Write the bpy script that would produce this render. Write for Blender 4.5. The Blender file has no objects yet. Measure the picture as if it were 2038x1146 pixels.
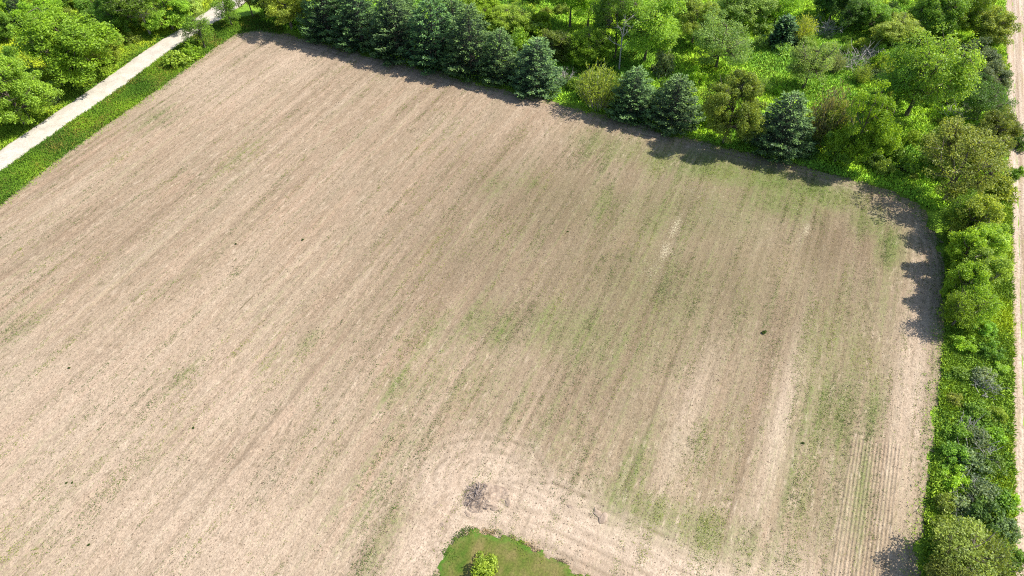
import bpy, math
import numpy as np

# ---------------------------------------------------------------- camera, sky, sun, exposure
scene = bpy.context.scene
COL = scene.collection
F_PX, CX, CY, IMW, IMH = 1359.0, 1019.0, 573.0, 2038.0, 1146.0
CAM_H = 70.0
PITCH = math.atan2(1503.0, 1359.0)            # looking down, from the vanishing point of the drill rows
YAW = math.radians(25.6)                      # camera turned left of the rows (rows run along +Y)
cam = bpy.data.cameras.new('drone_camera')
cam.sensor_fit = 'HORIZONTAL'; cam.sensor_width = 36.0
cam.lens = 36.0 * F_PX / IMW
cam.clip_start = 0.5; cam.clip_end = 6000.0
cam_o = bpy.data.objects.new('drone_camera', cam); COL.objects.link(cam_o)
cam_o.location = (0, 0, CAM_H)
cam_o.rotation_euler = (math.pi / 2 - PITCH, 0, YAW)
scene.camera = cam_o

SUN_EL = math.radians(49.0)
_sx, _sy = 1.0, 0.16                           # sun seen from the camera: right, a little ahead
sdx = _sx * math.cos(YAW) - _sy * math.sin(YAW)
sdy = _sx * math.sin(YAW) + _sy * math.cos(YAW)
world = bpy.data.worlds.new('World'); scene.world = world
world.use_nodes = True
wn = world.node_tree
sky = wn.nodes.new('ShaderNodeTexSky'); sky.sky_type = 'NISHITA'; sky.sun_disc = False
sky.sun_elevation = SUN_EL; sky.sun_rotation = math.atan2(sdx, sdy)
wn.links.new(sky.outputs[0], wn.nodes['Background'].inputs[0])
wn.nodes['Background'].inputs[1].default_value = 0.14
sl = bpy.data.lights.new('sun', 'SUN'); sl.energy = 5.0; sl.angle = math.radians(0.53); sl.color = (1.0, 0.955, 0.88)
so = bpy.data.objects.new('sun', sl); COL.objects.link(so)
from mathutils import Vector
_n = math.hypot(sdx, sdy)
sunv = Vector((sdx / _n * math.cos(SUN_EL), sdy / _n * math.cos(SUN_EL), math.sin(SUN_EL)))
so.rotation_euler = sunv.to_track_quat('Z', 'Y').to_euler(); so.location = (40, 20, 90)
scene.view_settings.view_transform = 'Standard'; scene.view_settings.look = 'None'
scene.view_settings.exposure = 0.85; scene.view_settings.gamma = 1.0
scene.view_settings.use_curve_mapping = False
scene.cycles.use_denoising = False; scene.cycles.filter_width = 1.1
scene.cycles.max_bounces = 6; scene.cycles.transparent_max_bounces = 4

rng = np.random.default_rng(11)
SP, CP, SY_, CY_ = math.sin(PITCH), math.cos(PITCH), math.sin(YAW), math.cos(YAW)

def ground(x, y, z=0.0):
    """place on the ground seen at photo pixel (x, y)"""
    a = (np.asarray(x, float) - CX) / F_PX; b = -(np.asarray(y, float) - CY) / F_PX
    f = CP + b * SP; u = -SP + b * CP
    t = (z - CAM_H) / u
    return np.stack([a * t * CY_ - f * t * SY_, a * t * SY_ + f * t * CY_], -1)

def project(X, Y, Z=0.0):
    r = X * CY_ + Y * SY_; f = -X * SY_ + Y * CY_; u = Z - CAM_H
    d = f * CP - u * SP; v = f * SP + u * CP
    return CX + F_PX * r / d, CY - F_PX * v / d, d

# ---------------------------------------------------------------- numpy noise
def vnoise(x, y, seed=0):
    r = np.random.default_rng(seed).random((256, 256))
    xi = np.floor(x).astype(int); yi = np.floor(y).astype(int)
    fx = x - xi; fy = y - yi
    fx = fx * fx * (3 - 2 * fx); fy = fy * fy * (3 - 2 * fy)
    g = lambda i, j: r[(xi + i) & 255, (yi + j) & 255]
    return (g(0, 0) * (1 - fx) + g(1, 0) * fx) * (1 - fy) + (g(0, 1) * (1 - fx) + g(1, 1) * fx) * fy

def fbm(x, y, seed=0, o=4):
    s = 0; a = 0.5; t = 0
    for k in range(o):
        s = s + a * vnoise(x * 2 ** k + 17.3 * k, y * 2 ** k + 9.1 * k, seed + k); t += a; a *= 0.5
    return s / t

def inside(P, poly):
    x, y = P[..., 0], P[..., 1]; r = np.zeros(x.shape, bool)
    n = len(poly)
    for i in range(n):
        x1, y1 = poly[i]; x2, y2 = poly[(i + 1) % n]
        if y1 == y2: continue
        c = ((y1 > y) != (y2 > y)) & (x < (x2 - x1) * (y - y1) / (y2 - y1) + x1)
        r ^= c
    return r

def seg_dist(X, Y, pts):
    """distance to a polyline, and the length along it"""
    best = np.full(X.shape, 1e9); al = np.zeros(X.shape); s0 = 0.0
    for (x1, y1), (x2, y2) in zip(pts[:-1], pts[1:]):
        dx, dy = x2 - x1, y2 - y1; L2 = dx * dx + dy * dy + 1e-9
        t = np.clip(((X - x1) * dx + (Y - y1) * dy) / L2, 0, 1)
        d = np.hypot(X - x1 - t * dx, Y - y1 - t * dy)
        m = d < best
        best = np.where(m, d, best); al = np.where(m, s0 + t * math.sqrt(L2), al); s0 += math.sqrt(L2)
    return best, al

def smooth(e0, e1, x):
    t = np.clip((x - e0) / (e1 - e0), 0, 1); return t * t * (3 - 2 * t)

def curve(pts, n=12):
    """Catmull-Rom through points"""
    p = np.asarray(pts, float); p = np.vstack([2 * p[0] - p[1], p, 2 * p[-1] - p[-2]]); out = []
    for i in range(1, len(p) - 2):
        for t in np.linspace(0, 1, n, endpoint=False):
            a, b, c, d = p[i - 1:i + 3]
            out.append(.5 * (2 * b + (c - a) * t + (2 * a - 5 * b + 4 * c - d) * t * t + (3 * b - a - 3 * c + d) * t ** 3))
    out.append(p[-2]); return np.array(out)

# ---------------------------------------------------------------- mesh building
def mesh_from(name, V, Fq, attrs=None, mat=None, smoothf=False, dom='FACE'):
    """V (n,3); Fq (m,k) faces of k corners; attrs = dict name -> float array"""
    me = bpy.data.meshes.new(name)
    V = np.ascontiguousarray(V, np.float32); Fq = np.ascontiguousarray(Fq, np.int32)
    m, k = Fq.shape
    me.vertices.add(len(V)); me.vertices.foreach_set('co', V.ravel())
    me.loops.add(m * k); me.loops.foreach_set('vertex_index', Fq.ravel())
    me.polygons.add(m)
    me.polygons.foreach_set('loop_start', np.arange(0, m * k, k, dtype=np.int32))
    me.polygons.foreach_set('loop_total', np.full(m, k, np.int32))
    if smoothf: me.polygons.foreach_set('use_smooth', np.ones(m, bool))
    for an, arr in (attrs or {}).items():
        a = me.attributes.new(an, 'FLOAT', dom); a.data.foreach_set('value', np.ascontiguousarray(arr, np.float32))
    me.update(calc_edges=True)
    if mat: me.materials.append(mat)
    return me

def link(name, me, parent=None, color=None, kind=None):
    o = bpy.data.objects.new(name, me); COL.objects.link(o)
    if parent is not None: o.parent = parent
    if color is not None: o.color = (*color, 1.0)
    if kind: o['kind'] = kind
    return o

def tag(o, label, cat=None, group=None, kind=None):
    o['label'] = label
    if cat: o['category'] = cat
    if group: o['group'] = group
    if kind: o['kind'] = kind
    return o

def thing(name, label, cat, loc, rz=0.0, scale=(1, 1, 1), group=None):
    o = bpy.data.objects.new(name, None); COL.objects.link(o); o.empty_display_size = 0.3
    o.location = loc; o.rotation_euler = (0, 0, rz); o.scale = scale
    return tag(o, label, cat, group)

def unit(v): return v / (np.linalg.norm(v, axis=-1, keepdims=True) + 1e-9)

def leaf_quads(P, D, N, L, W):
    """pointed leaves: base P, long axis D, normal N, length L, width W"""
    D = unit(D); S = unit(np.cross(D, N)); Nn = np.cross(S, D)
    L = np.asarray(L).reshape(-1, 1); W = np.asarray(W).reshape(-1, 1)
    mid = P + D * L * .5 - Nn * L * .06
    V = np.stack([P, mid + S * W / 2, P + D * L, mid - S * W / 2], 1).reshape(-1, 3)
    return V, np.arange(len(P) * 4).reshape(-1, 4)

class Tubes:
    def __init__(s): s.V = []; s.F = []; s.n = 0
    def add(s, pts, radii, k=5):
        pts = np.asarray(pts, float); m = len(pts)
        T = unit(np.gradient(pts, axis=0))
        up = np.where(np.abs(T[:, 2:3]) > .9, np.array([[1., 0, 0]]), np.array([[0, 0, 1.]]))
        A = unit(np.cross(T, up)); B = np.cross(T, A)
        an = np.arange(k) * 2 * math.pi / k
        R = np.asarray(radii, float).reshape(-1, 1, 1)
        ring = pts[:, None] + R * (np.cos(an)[None, :, None] * A[:, None] + np.sin(an)[None, :, None] * B[:, None])
        i = np.arange(m - 1)[:, None] * k; j = np.arange(k)[None]; j2 = (j + 1) % k
        f = np.stack([i + j, i + j2, i + k + j2, i + k + j], -1).reshape(-1, 4) + s.n
        s.V.append(ring.reshape(-1, 3)); s.F.append(f); s.n += m * k
    def mesh(s, name, mat): return mesh_from(name, np.vstack(s.V), np.vstack(s.F), mat=mat, smoothf=True)

# ---------------------------------------------------------------- materials
def new_mat(name):
    m = bpy.data.materials.new(name); m.use_nodes = True
    nt = m.node_tree; nt.nodes.clear()
    return m, nt, nt.nodes, nt.links

def N_(nodes, t, **kw):
    n = nodes.new(t)
    for k, v in kw.items():
        if k == 'inp':
            for i, val in v.items(): n.inputs[i].default_value = val
        else: setattr(n, k, v)
    return n

def ramp(nodes, stops, interp='LINEAR'):
    r = nodes.new('ShaderNodeValToRGB'); r.color_ramp.interpolation = interp
    e = r.color_ramp.elements
    while len(e) < len(stops): e.new(0.5)
    for el, (p, c) in zip(e, stops):
        el.position = p; el.color = (*c, 1) if len(c) == 3 else c
    return r

def mixc(nt, fac, a, b, mode='MIX'):
    n = nt.nodes.new('ShaderNodeMix'); n.data_type = 'RGBA'; n.blend_type = mode; n.clamp_factor = True
    for sock, v in ((n.inputs[0], fac), (n.inputs[6], a), (n.inputs[7], b)):
        if isinstance(v, bpy.types.NodeSocket): nt.links.new(v, sock)
        elif isinstance(v, (int, float)): sock.default_value = v if sock.type == 'VALUE' else (v, v, v, 1)
        else: sock.default_value = (*v, 1)
    return n.outputs[2]

def math_(nt, op, a, b=None, c=None, clamp=False):
    n = nt.nodes.new('ShaderNodeMath'); n.operation = op; n.use_clamp = clamp
    for s, v in zip(n.inputs, (a, b, c)):
        if v is None: continue
        if isinstance(v, bpy.types.NodeSocket): nt.links.new(v, s)
        else: s.default_value = v
    return n.outputs[0]

def noise(nt, vec, scale, detail=4, rough=.55, dist=0.0, dims='3D'):
    n = nt.nodes.new('ShaderNodeTexNoise'); n.noise_dimensions = dims
    n.inputs['Scale'].default_value = scale; n.inputs['Detail'].default_value = detail
    n.inputs['Roughness'].default_value = rough; n.inputs['Distortion'].default_value = dist
    if vec is not None: nt.links.new(vec, n.inputs['Vector'])
    return n.outputs['Fac']

def scaled(nt, vec, s, rot=0.0):
    m = nt.nodes.new('ShaderNodeMapping'); m.inputs['Scale'].default_value = s; m.inputs['Rotation'].default_value = (0, 0, rot)
    nt.links.new(vec, m.inputs['Vector']); return m.outputs[0]

def maprange(nt, v, a, b, c=0.0, d=1.0):
    n = nt.nodes.new('ShaderNodeMapRange'); n.clamp = True
    nt.links.new(v, n.inputs[0])
    for i, x in enumerate((a, b, c, d)): n.inputs[i + 1].default_value = x
    return n.outputs[0]

def attr(nt, name):
    a = nt.nodes.new('ShaderNodeAttribute'); a.attribute_name = name; return a.outputs['Fac']

def foliage_mat(name, transl=.35, rough=.5, lo=.55, hi=1.35, shift=(1.25, 1.08, .6), spec=.25, upn=0.0):
    m, nt, nd, lk = new_mat(name)
    oi = nd.new('ShaderNodeObjectInfo'); t = attr(nt, 'tone')
    base = mixc(nt, 1.0, oi.outputs['Color'], shift, 'MULTIPLY')
    col = mixc(nt, t, oi.outputs['Color'], base)
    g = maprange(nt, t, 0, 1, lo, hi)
    hv = nd.new('ShaderNodeHueSaturation'); lk.new(col, hv.inputs['Color']); lk.new(g, hv.inputs['Value'])
    p = nd.new('ShaderNodeBsdfPrincipled'); lk.new(hv.outputs[0], p.inputs['Base Color'])
    p.inputs['Roughness'].default_value = rough; p.inputs['Specular IOR Level'].default_value = spec
    if upn:                                     # blades share the lie of the sward they stand in
        ge = nd.new('ShaderNodeNewGeometry'); vm = nd.new('ShaderNodeVectorMath'); vm.operation = 'MULTIPLY_ADD'
        lk.new(ge.outputs['Normal'], vm.inputs[0]); vm.inputs[1].default_value = (1 - upn,) * 3; vm.inputs[2].default_value = (0, 0, upn)
        vn = nd.new('ShaderNodeVectorMath'); vn.operation = 'NORMALIZE'; lk.new(vm.outputs[0], vn.inputs[0]); lk.new(vn.outputs[0], p.inputs['Normal'])
    tr = nd.new('ShaderNodeBsdfTranslucent')
    tc = mixc(nt, 1.0, hv.outputs[0], (1.18, 1.08, .6), 'MULTIPLY'); lk.new(tc, tr.inputs[0])
    mx = nd.new('ShaderNodeMixShader'); mx.inputs[0].default_value = transl
    lk.new(p.outputs[0], mx.inputs[1]); lk.new(tr.outputs[0], mx.inputs[2])
    out = nd.new('ShaderNodeOutputMaterial'); lk.new(mx.outputs[0], out.inputs[0])
    return m

def plain_mat(name, stops, scale, rough=.9, bump=.0, bscale=20, stretch=(1, 1, 1)):
    m, nt, nd, lk = new_mat(name)
    tc = nd.new('ShaderNodeTexCoord'); v = scaled(nt, tc.outputs['Object'], stretch)
    r = ramp(nd, stops); lk.new(noise(nt, v, scale, 5, .6), r.inputs[0])
    p = nd.new('ShaderNodeBsdfPrincipled'); lk.new(r.outputs[0], p.inputs['Base Color'])
    p.inputs['Roughness'].default_value = rough; p.inputs['Specular IOR Level'].default_value = .15
    if bump:
        b = nd.new('ShaderNodeBump'); b.inputs['Strength'].default_value = bump; b.inputs['Distance'].default_value = .1
        lk.new(noise(nt, v, bscale, 4, .6), b.inputs['Height']); lk.new(b.outputs[0], p.inputs['Normal'])
    out = nd.new('ShaderNodeOutputMaterial'); lk.new(p.outputs[0], out.inputs[0])
    return m

M_leaf = foliage_mat('broad_leaf', .45)
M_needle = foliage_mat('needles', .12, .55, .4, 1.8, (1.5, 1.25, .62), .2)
M_grass = foliage_mat('grass_blade', .15, .7, .6, 1.3, (1.35, 1.0, .6), .1, upn=.72)
M_bark = plain_mat('bark', [(.3, (.07, .055, .04)), (.7, (.17, .14, .11))], 6, .9, .5, 14, (1, 1, .3))
M_palebark = plain_mat('pale_bark', [(.3, (.2, .17, .13)), (.7, (.42, .38, .31))], 6, .9, .4, 14, (1, 1, .3))
M_deadwood = plain_mat('weathered_wood', [(.3, (.22, .2, .18)), (.7, (.5, .46, .42))], 5, .9, .3, 20)
M_stick = plain_mat('old_sticks', [(.3, (.1, .075, .065)), (.7, (.33, .27, .23))], 3, .9, .3, 20)
M_clod = plain_mat('soil_clod', [(.3, (.075, .055, .036)), (.7, (.2, .155, .11))], .8, .95)
M_straw = plain_mat('straw', [(.3, (.24, .19, .12)), (.7, (.44, .38, .27))], .7, .8)

# ---------------------------------------------------------------- outlines of the place (from the photo, on the ground)
def G(pts): return [tuple(p) for p in ground(np.array([q[0] for q in pts]), np.array([q[1] for q in pts]))]

field_poly = G([(-420, 690), (-150, 500), (0, 400), (100, 322), (190, 258), (270, 206), (350, 146), (405, 105), (440, 80), (475, 62), (520, 56), (575, 66), (640, 82),
                (720, 104), (800, 124), (880, 146), (960, 166), (1040, 184), (1090, 196), (1180, 222), (1280, 250), (1380, 276), (1460, 296), (1560, 318), (1660, 346),
                (1740, 368), (1790, 386), (1835, 415), (1865, 455), (1885, 520), (1886, 600), (1880, 680), (1872, 800), (1862, 900), (1850, 1000), (1838, 1080), (1835, 1146), (1835, 1700), (-900, 1700), (-900, 1100)])
road_c = G([(-600, 712), (-300, 520), (0, 321), (113, 242), (211, 176), (319, 97.5), (372, 64), (440, 19), (500, -22), (600, -95)])
lawn_poly = G([(700, 1620), (800, 1300), (862, 1146), (880, 1100), (908, 1062), (935, 1049), (975, 1052), (1010, 1062), (1060, 1082), (1110, 1108), (1165, 1138), (1260, 1200), (1420, 1320), (1560, 1620)])
TRACK_X = float(ground(2008, 600)[0])

# ---------------------------------------------------------------- ground sheet
def axis(lo, hi, step, far):
    a = np.arange(lo, hi + step, step)
    l = lo - np.array(far[::-1]); r = a[-1] + np.array(far)
    return np.concatenate([l, a, r])
FAR = [3, 8, 20, 50, 130, 350, 900, 2200]
gx = axis(-215, 70, 1.5, FAR); gy = axis(-25, 230, 1.5, FAR)
GX, GY = np.meshgrid(gx, gy, indexing='ij')
core = (GX > -216) & (GX < 72) & (GY > -26) & (GY < 232)
gz = (fbm(GX * .09, GY * .09, 5) - .5) * .24 * core
pp = np.stack([GX, GY], -1)
fp = np.array(field_poly)
nearf = inside(pp, field_poly) | (seg_dist(GX, GY, field_poly)[0] < 3.0)
rd, _ = seg_dist(GX, GY, road_c)
w = np.clip(np.minimum(seg_dist(GX, GY, field_poly)[0] / 6, (rd - 3) / 5), 0, 1)
gz = np.where(nearf, -.10, gz * w - .10 + .06 * w)
gz = np.where((GX > TRACK_X - 2) & core, -.10, gz)
ni, nj = GX.shape
idx = np.arange(ni * nj).reshape(ni, nj)
faces = np.stack([idx[:-1, :-1], idx[1:, :-1], idx[1:, 1:], idx[:-1, 1:]], -1).reshape(-1, 4)
def ground_mat():
    m, nt, nd, lk = new_mat('rough_grass_ground')
    tc = nd.new('ShaderNodeTexCoord'); v = tc.outputs['Object']
    r = ramp(nd, [(.25, (.09, .16, .02)), (.45, (.15, .27, .025)), (.6, (.21, .33, .03)), (.8, (.29, .35, .05))]); lk.new(noise(nt, v, .12, 6, .62), r.inputs[0])
    r2 = ramp(nd, [(.3, (.65, .62, .55)), (.7, (1.3, 1.28, 1.2))]); lk.new(noise(nt, v, 1.7, 5, .65), r2.inputs[0])
    c = mixc(nt, 1.0, r.outputs[0], r2.outputs[0], 'MULTIPLY')
    c = mixc(nt, maprange(nt, noise(nt, v, .3, 4, .6), .64, .78, 0, .6), c, (.2, .16, .09))
    p = nd.new('ShaderNodeBsdfPrincipled'); lk.new(c, p.inputs['Base Color']); p.inputs['Roughness'].default_value = .95; p.inputs['Specular IOR Level'].default_value = .1
    b = nd.new('ShaderNodeBump'); b.inputs['Strength'].default_value = .9; b.inputs['Distance'].default_value = .25
    lk.new(noise(nt, v, 2.2, 5, .65), b.inputs['Height']); lk.new(b.outputs[0], p.inputs['Normal'])
    o = nd.new('ShaderNodeOutputMaterial'); lk.new(p.outputs[0], o.inputs[0]); return m
gr = link('ground', mesh_from('ground', np.stack([GX, GY, gz], -1).reshape(-1, 3), faces, mat=ground_mat(), smoothf=True), kind='structure')
tag(gr, 'rough green grassland ground under the woods and hedges')

# ---------------------------------------------------------------- the tilled field
fx0, fx1 = fp[:, 0].min() - 1, fp[:, 0].max() + 1
fy0, fy1 = -16.0, fp[:, 1].max() + 1
PL0, PL1 = float(ground(1690, 880)[0]), float(ground(1800, 880)[0])      # the freshly drilled strip
ax = np.concatenate([np.arange(fx0, PL0, .25), np.arange(PL0, PL1, .08), np.arange(PL1, fx1, .2)])
ay = np.arange(fy0, fy1, .45)
AX, AY = np.meshgrid(ax, ay, indexing='ij')
PX, PY, _d = project(AX, AY)

def blob(cx, cy, ru, rv):
    """soft patch centred at a photo point, ru metres across the rows, rv along them"""
    g = ground(cx, cy); return np.exp(-(((AX - g[0]) / ru) ** 2 + ((AY - g[1]) / rv) ** 2))
def blob_r(cx, cy, r): return blob(cx, cy, r, r)

streak = fbm(AX * .9, AY * .035, 21, 4)                      # narrow, long
streak2 = fbm(AX * .33, AY * .022, 31, 3)
patch = fbm(AX * .06, AY * .05, 41, 4)
green = np.zeros_like(AX)
for a in [(1200, 300, 5, 7, .55), (1330, 330, 8, 6, .6), (1430, 335, 8, 5, .95), (1540, 360, 8, 4, 1.0), (1640, 385, 7, 4, 1.0), (1730, 440, 3, 5, .8), (1770, 490, 2, 6, .9), (1560, 400, 7, 5, .8),
          (1460, 400, 8, 6, .45), (1210, 400, 2.5, 5, .5), (1330, 440, 8, 9, .4), (1000, 660, 2, 4, .7), (950, 640, 4, 6, .6), (860, 660, 6, 6, .45), (1140, 660, 9, 7, .5), (1230, 700, 8, 10, .35),
          (790, 770, 3, 4, .6), (920, 760, 9, 8, .4), (1260, 940, 2.2, 8, .85), (1225, 1000, 3, 4, .8), (1300, 1030, 6, 4, .75), (1400, 1060, 7, 4, .75), (1500, 1100, 7, 4, .55),
          (1660, 830, 5, 9, .7), (1740, 820, 2, 6, .75), (1640, 650, 4, 12, .5), (1690, 720, 4, 12, .45), (1710, 980, 2, 8, .7), (1600, 1000, 6, 10, .4), (1420, 900, 5, 9, .4), (1100, 860, 10, 8, .35),
          (830, 880, 5, 6, .4), (770, 1060, 3, 8, .55), (720, 990, 4, 8, .35), (470, 320, 3, 8, .4), (310, 235, 3, 5, .55), (980, 372, 2, 4, .55), (1060, 365, 2, 3, .5), (610, 680, 2, 3, .5),
          (370, 750, 2.5, 4, .5), (540, 720, 2, 4, .45), (300, 900, 6, 6, .25), (100, 960, 8, 10, .3), (40, 1080, 8, 6, .3), (30, 650, 8, 8, .22), (200, 560, 8, 8, .15), (1000, 480, 12, 9, .22), (1330, 560, 8, 12, .35), (1480, 640, 5, 10, .3), (560, 720, 10, 10, .2), (1750, 600, 4, 9, .45)]:
    green = np.maximum(green, a[4] * blob(*a[:4]))
wash = np.zeros_like(AX)
for a in [(1200, 285, 6, 4, .5), (1300, 310, 8, 4, .7), (1400, 330, 9, 4.5, .95), (1500, 350, 9, 4.5, 1.0), (1600, 375, 8, 4.5, 1.0), (1690, 385, 4, 3, .7), (1740, 440, 3.5, 4, .8), (1775, 490, 2.4, 6, .85), (1540, 410, 7, 3, .5), (1010, 660, 2, 4, .25), (1150, 665, 7, 5, .35), (1420, 420, 12, 8, .4), (1300, 560, 14, 18, .22), (1250, 420, 16, 10, .25), (1500, 520, 12, 12, .18), (1680, 700, 6, 14, .25), (1350, 900, 10, 10, .15), (1620, 960, 8, 10, .2), (1300, 1030, 7, 3, .45), (1400, 1065, 6, 3, .45)]:
    wash = np.maximum(wash, a[4] * blob(*a[:4]))
green = np.clip(green + .10 * (patch - .35), 0, 1)
moist = np.zeros_like(AX)                                    # darker, damper soil
for a in [(1120, 420, 24, 16, 1.0), (960, 520, 18, 12, .8), (1250, 560, 20, 18, 1.0), (1330, 420, 20, 12, .95), (820, 300, 14, 8, .2), (1640, 480, 9, 13, 1.0), (1560, 620, 6, 14, .85), (230, 420, 12, 10, .2),
          (1200, 760, 14, 10, .6), (1660, 560, 9, 13, .75), (1440, 560, 12, 15, .95), (1050, 620, 16, 9, .7), (1540, 400, 14, 9, .9), (700, 640, 8, 8, .25), (600, 900, 6, 6, .15), (1700, 700, 6, 10, .45), (1450, 760, 7, 9, .5), (1000, 330, 12, 6, .4)]:
    moist = np.maximum(moist, a[4] * blob(*a[:4]))
pale = np.zeros_like(AX)                                     # trampled, smooth, light earth
for a in [(1545, 860, 1.3, 14, .75), (1360, 850, 2.2, 12, .5), (1810, 760, 2.0, 16, .6), (130, 900, 22, 16, .45), (400, 1050, 18, 12, .5), (450, 800, 14, 9, .4), (560, 120, 12, 6, .45), (430, 160, 10, 8, .4),
          (960, 1010, 7, 5, .9), (1080, 1000, 6, 3, 1.), (1150, 1035, 6, 3.2, 1.), (1230, 1075, 6, 3.2, 1.), (1310, 1110, 6, 3.2, 1.), (1400, 1142, 8, 3, 1.), (1100, 1055, 6, 2.5, .9), (1020, 960, 3, 3, .8), (990, 930, 4, 2.5, .7), (880, 960, 4, 5, .75), (840, 1090, 3, 6, .8), (960, 920, 6, 3, .6), (900, 1020, 4, 4, .7), (1600, 1190, 14, 4, .8)]:
    pale = np.maximum(pale, a[4] * blob(*a[:4]))
straw = np.zeros_like(AX)
for a in [(1345, 450, 1.2, 5, 1), (1325, 500, 1.4, 4, 1), (1300, 540, 1.5, 3, .8), (1605, 455, .9, 3, 1), (1400, 400, 3, 4, .5), (1260, 400, 3, 4, .3), (760, 1030, .35, 4, .9), (1590, 480, .8, 2, .8)]:
    straw = np.maximum(straw, a[4] * blob(*a[:4]))
rut = np.zeros_like(AX); lite = np.zeros_like(AX)            # wheel lines: dark groove, pale rim
def wheel(pts, w=.16, amt=1.0, gauge=None, rim=True):
    c = curve(G(pts) if not isinstance(pts[0], np.ndarray) else pts, 10)
    lines = [c]
    if gauge:
        t = unit(np.gradient(c, axis=0)); n = np.stack([-t[:, 1], t[:, 0]], -1); lines = [c + n * gauge / 2, c - n * gauge / 2]
    global rut, lite
    for l in lines:
        x0, y0 = l.min(0) - 2; x1, y1 = l.max(0) + 2
        m = (AX > x0) & (AX < x1) & (AY > y0) & (AY < y1)
        d, al = seg_dist(AX[m], AY[m], [tuple(q) for q in l])
        k = amt * (.45 + .55 * smooth(.35, .6, vnoise(al * .35, al * 0, 77)))
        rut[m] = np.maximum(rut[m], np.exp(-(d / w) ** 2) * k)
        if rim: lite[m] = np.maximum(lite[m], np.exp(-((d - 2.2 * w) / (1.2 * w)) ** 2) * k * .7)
edge_line = [(520, 74), (640, 96), (760, 124), (880, 158), (960, 180), (1050, 204), (1090, 212), (1180, 236), (1280, 262), (1400, 288), (1500, 312), (1620, 342), (1720, 372)]
wheel(edge_line, .2, .9, 1.9)
wheel([(1040, 205), (1068, 222), (1082, 250), (1084, 275)], .18, .7)
wheel([(500, 92), (600, 100), (680, 122)], .18, .5)
wheel([(1735, 425), (1780, 436), (1815, 452), (1846, 476)], .2, 1.0)
wheel([(1672, 366), (1720, 398), (1790, 420), (1840, 470), (1862, 540)], .2, .5, 1.9)
wheel([(852, 975), (846, 945), (862, 915), (900, 895), (950, 885), (1000, 888), (1040, 900), (1070, 935)], .2, .7, 1.7)
wheel([(900, 975), (905, 930), (940, 905), (985, 905), (1020, 930), (1030, 975), (1010, 1005)], .18, .6, 1.5)
wheel([(1060, 885), (1076, 920), (1095, 955)], .2, .9)
wheel([(1100, 958), (1130, 975), (1165, 988), (1185, 985), (1200, 1005), (1222, 1024)], .2, 1.0)
wheel([(1185, 985), (1190, 972), (1186, 966)], .2, .8)
wheel([(920, 1010), (1000, 1035), (1100, 1075), (1200, 1118), (1290, 1160)], .2, .7, 1.8)
wheel([(1000, 985), (1090, 1010), (1190, 1050), (1300, 1095), (1430, 1150)], .2, .6, 1.8)
wheel([(880, 1160), (890, 1110), (870, 1070), (880, 1020), (905, 990)], .2, .6, 1.7)
_b = curve(G([(915, 1010), (990, 1018), (1090, 1040), (1190, 1078), (1300, 1122), (1420, 1175)]), 10); _t = unit(np.gradient(_b, axis=0)); _nn = np.stack([-_t[:, 1], _t[:, 0]], -1)
for o_ in (-3.6, -2.9, -2.1, -1.0, .4, 1.3, 2.2, 3.3, 4.1):
    c_ = _b + _nn * (o_ + .3 * np.sin(np.arange(len(_b)) * .3 + o_ * 5))[:, None]
    a_, z_ = sorted(rng.integers(0, len(_b), 2)); a_, z_ = (0, len(_b)) if z_ - a_ < 15 else (a_, z_)
    wheel([c_[i_] for i_ in range(a_, z_, 4)] + [c_[z_ - 1]], .17, rng.uniform(.45, .9))
wheel([(700, 1130), (730, 1078), (755, 1035), (780, 1005)], .2, .35)
for x, y0, y1, s in [(1300, 1010, 640, .9), (1306, 960, 660, .6), (1500, 1060, 660, .4), (1868, 1000, 690, .8), (1440, 700, 560, .7), (1640, 640, 480, .5), (560, 985, 640, .6), (700, 800, 560, .4), (230, 720, 520, .6), (420, 560, 400, .4),
                     (1850, 860, 650, .6), (1810, 900, 680, .4), (1245, 860, 600, .4), (860, 600, 420, .5), (1130, 600, 430, .3), (1550, 960, 560, .4)]:
    g = ground(x, (y0 + y1) / 2); ya, yb = ground(x, y0)[1], ground(x, y1)[1]
    wob = rng.normal(0, .15, 5)
    wheel([np.array((g[0] + wob[i], ya + (yb - ya) * i / 4)) for i in range(5)], .16, s, rim=False)
# drilled strip: fine parallel ridges
plm = smooth(PL0, PL0 + .5, AX) * (1 - smooth(PL1 - .4, PL1, AX)) * (1 - smooth(875, 892, -PY + 2 * 883 + (PX - 1745) * .25))
plm = smooth(PL0, PL0 + .4, AX) * (1 - smooth(PL1 - .4, PL1, AX)) * smooth(872, 884, PY - (PX - 1745) * .12)
period = (PL1 - PL0) / 15.0
ridge = plm * (.5 + .5 * np.cos((AX - PL0 + .12 * (fbm(AX * .2, AY * .12, 61) - .5)) / period * 2 * math.pi))
fz = (fbm(AX * .05, AY * .05, 3) - .5) * .10 + (streak - .5) * .07 + (fbm(AX * 2.2, AY * 1.1, 8) - .5) * .05 - rut * .07 + lite * .02 + ridge * .09
edge_d = seg_dist(AX, AY, field_poly)[0]
rough_edge = (fbm(AX * .35, AY * .35, 15) - .5) * 3.2 + (fbm(AX * 1.3, AY * 1.3, 17) - .5) * 1.6
ins = inside(np.stack([AX + rough_edge * .8, AY + rough_edge * .8], -1), field_poly)
edge = (1 - smooth(0, 2.2, edge_d + (fbm(AX * .8, AY * .8, 16) - .5) * 1.6))
lawn_d = seg_dist(AX, AY, lawn_poly)[0]
ni, nj = AX.shape; idx = np.arange(ni * nj).reshape(ni, nj)
fq = np.stack([idx[:-1, :-1], idx[1:, :-1], idx[1:, 1:], idx[:-1, 1:]], -1)
fq = fq[ins[:-1, :-1] & ins[1:, :-1] & ins[1:, 1:] & ins[:-1, 1:]].reshape(-1, 4)
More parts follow.
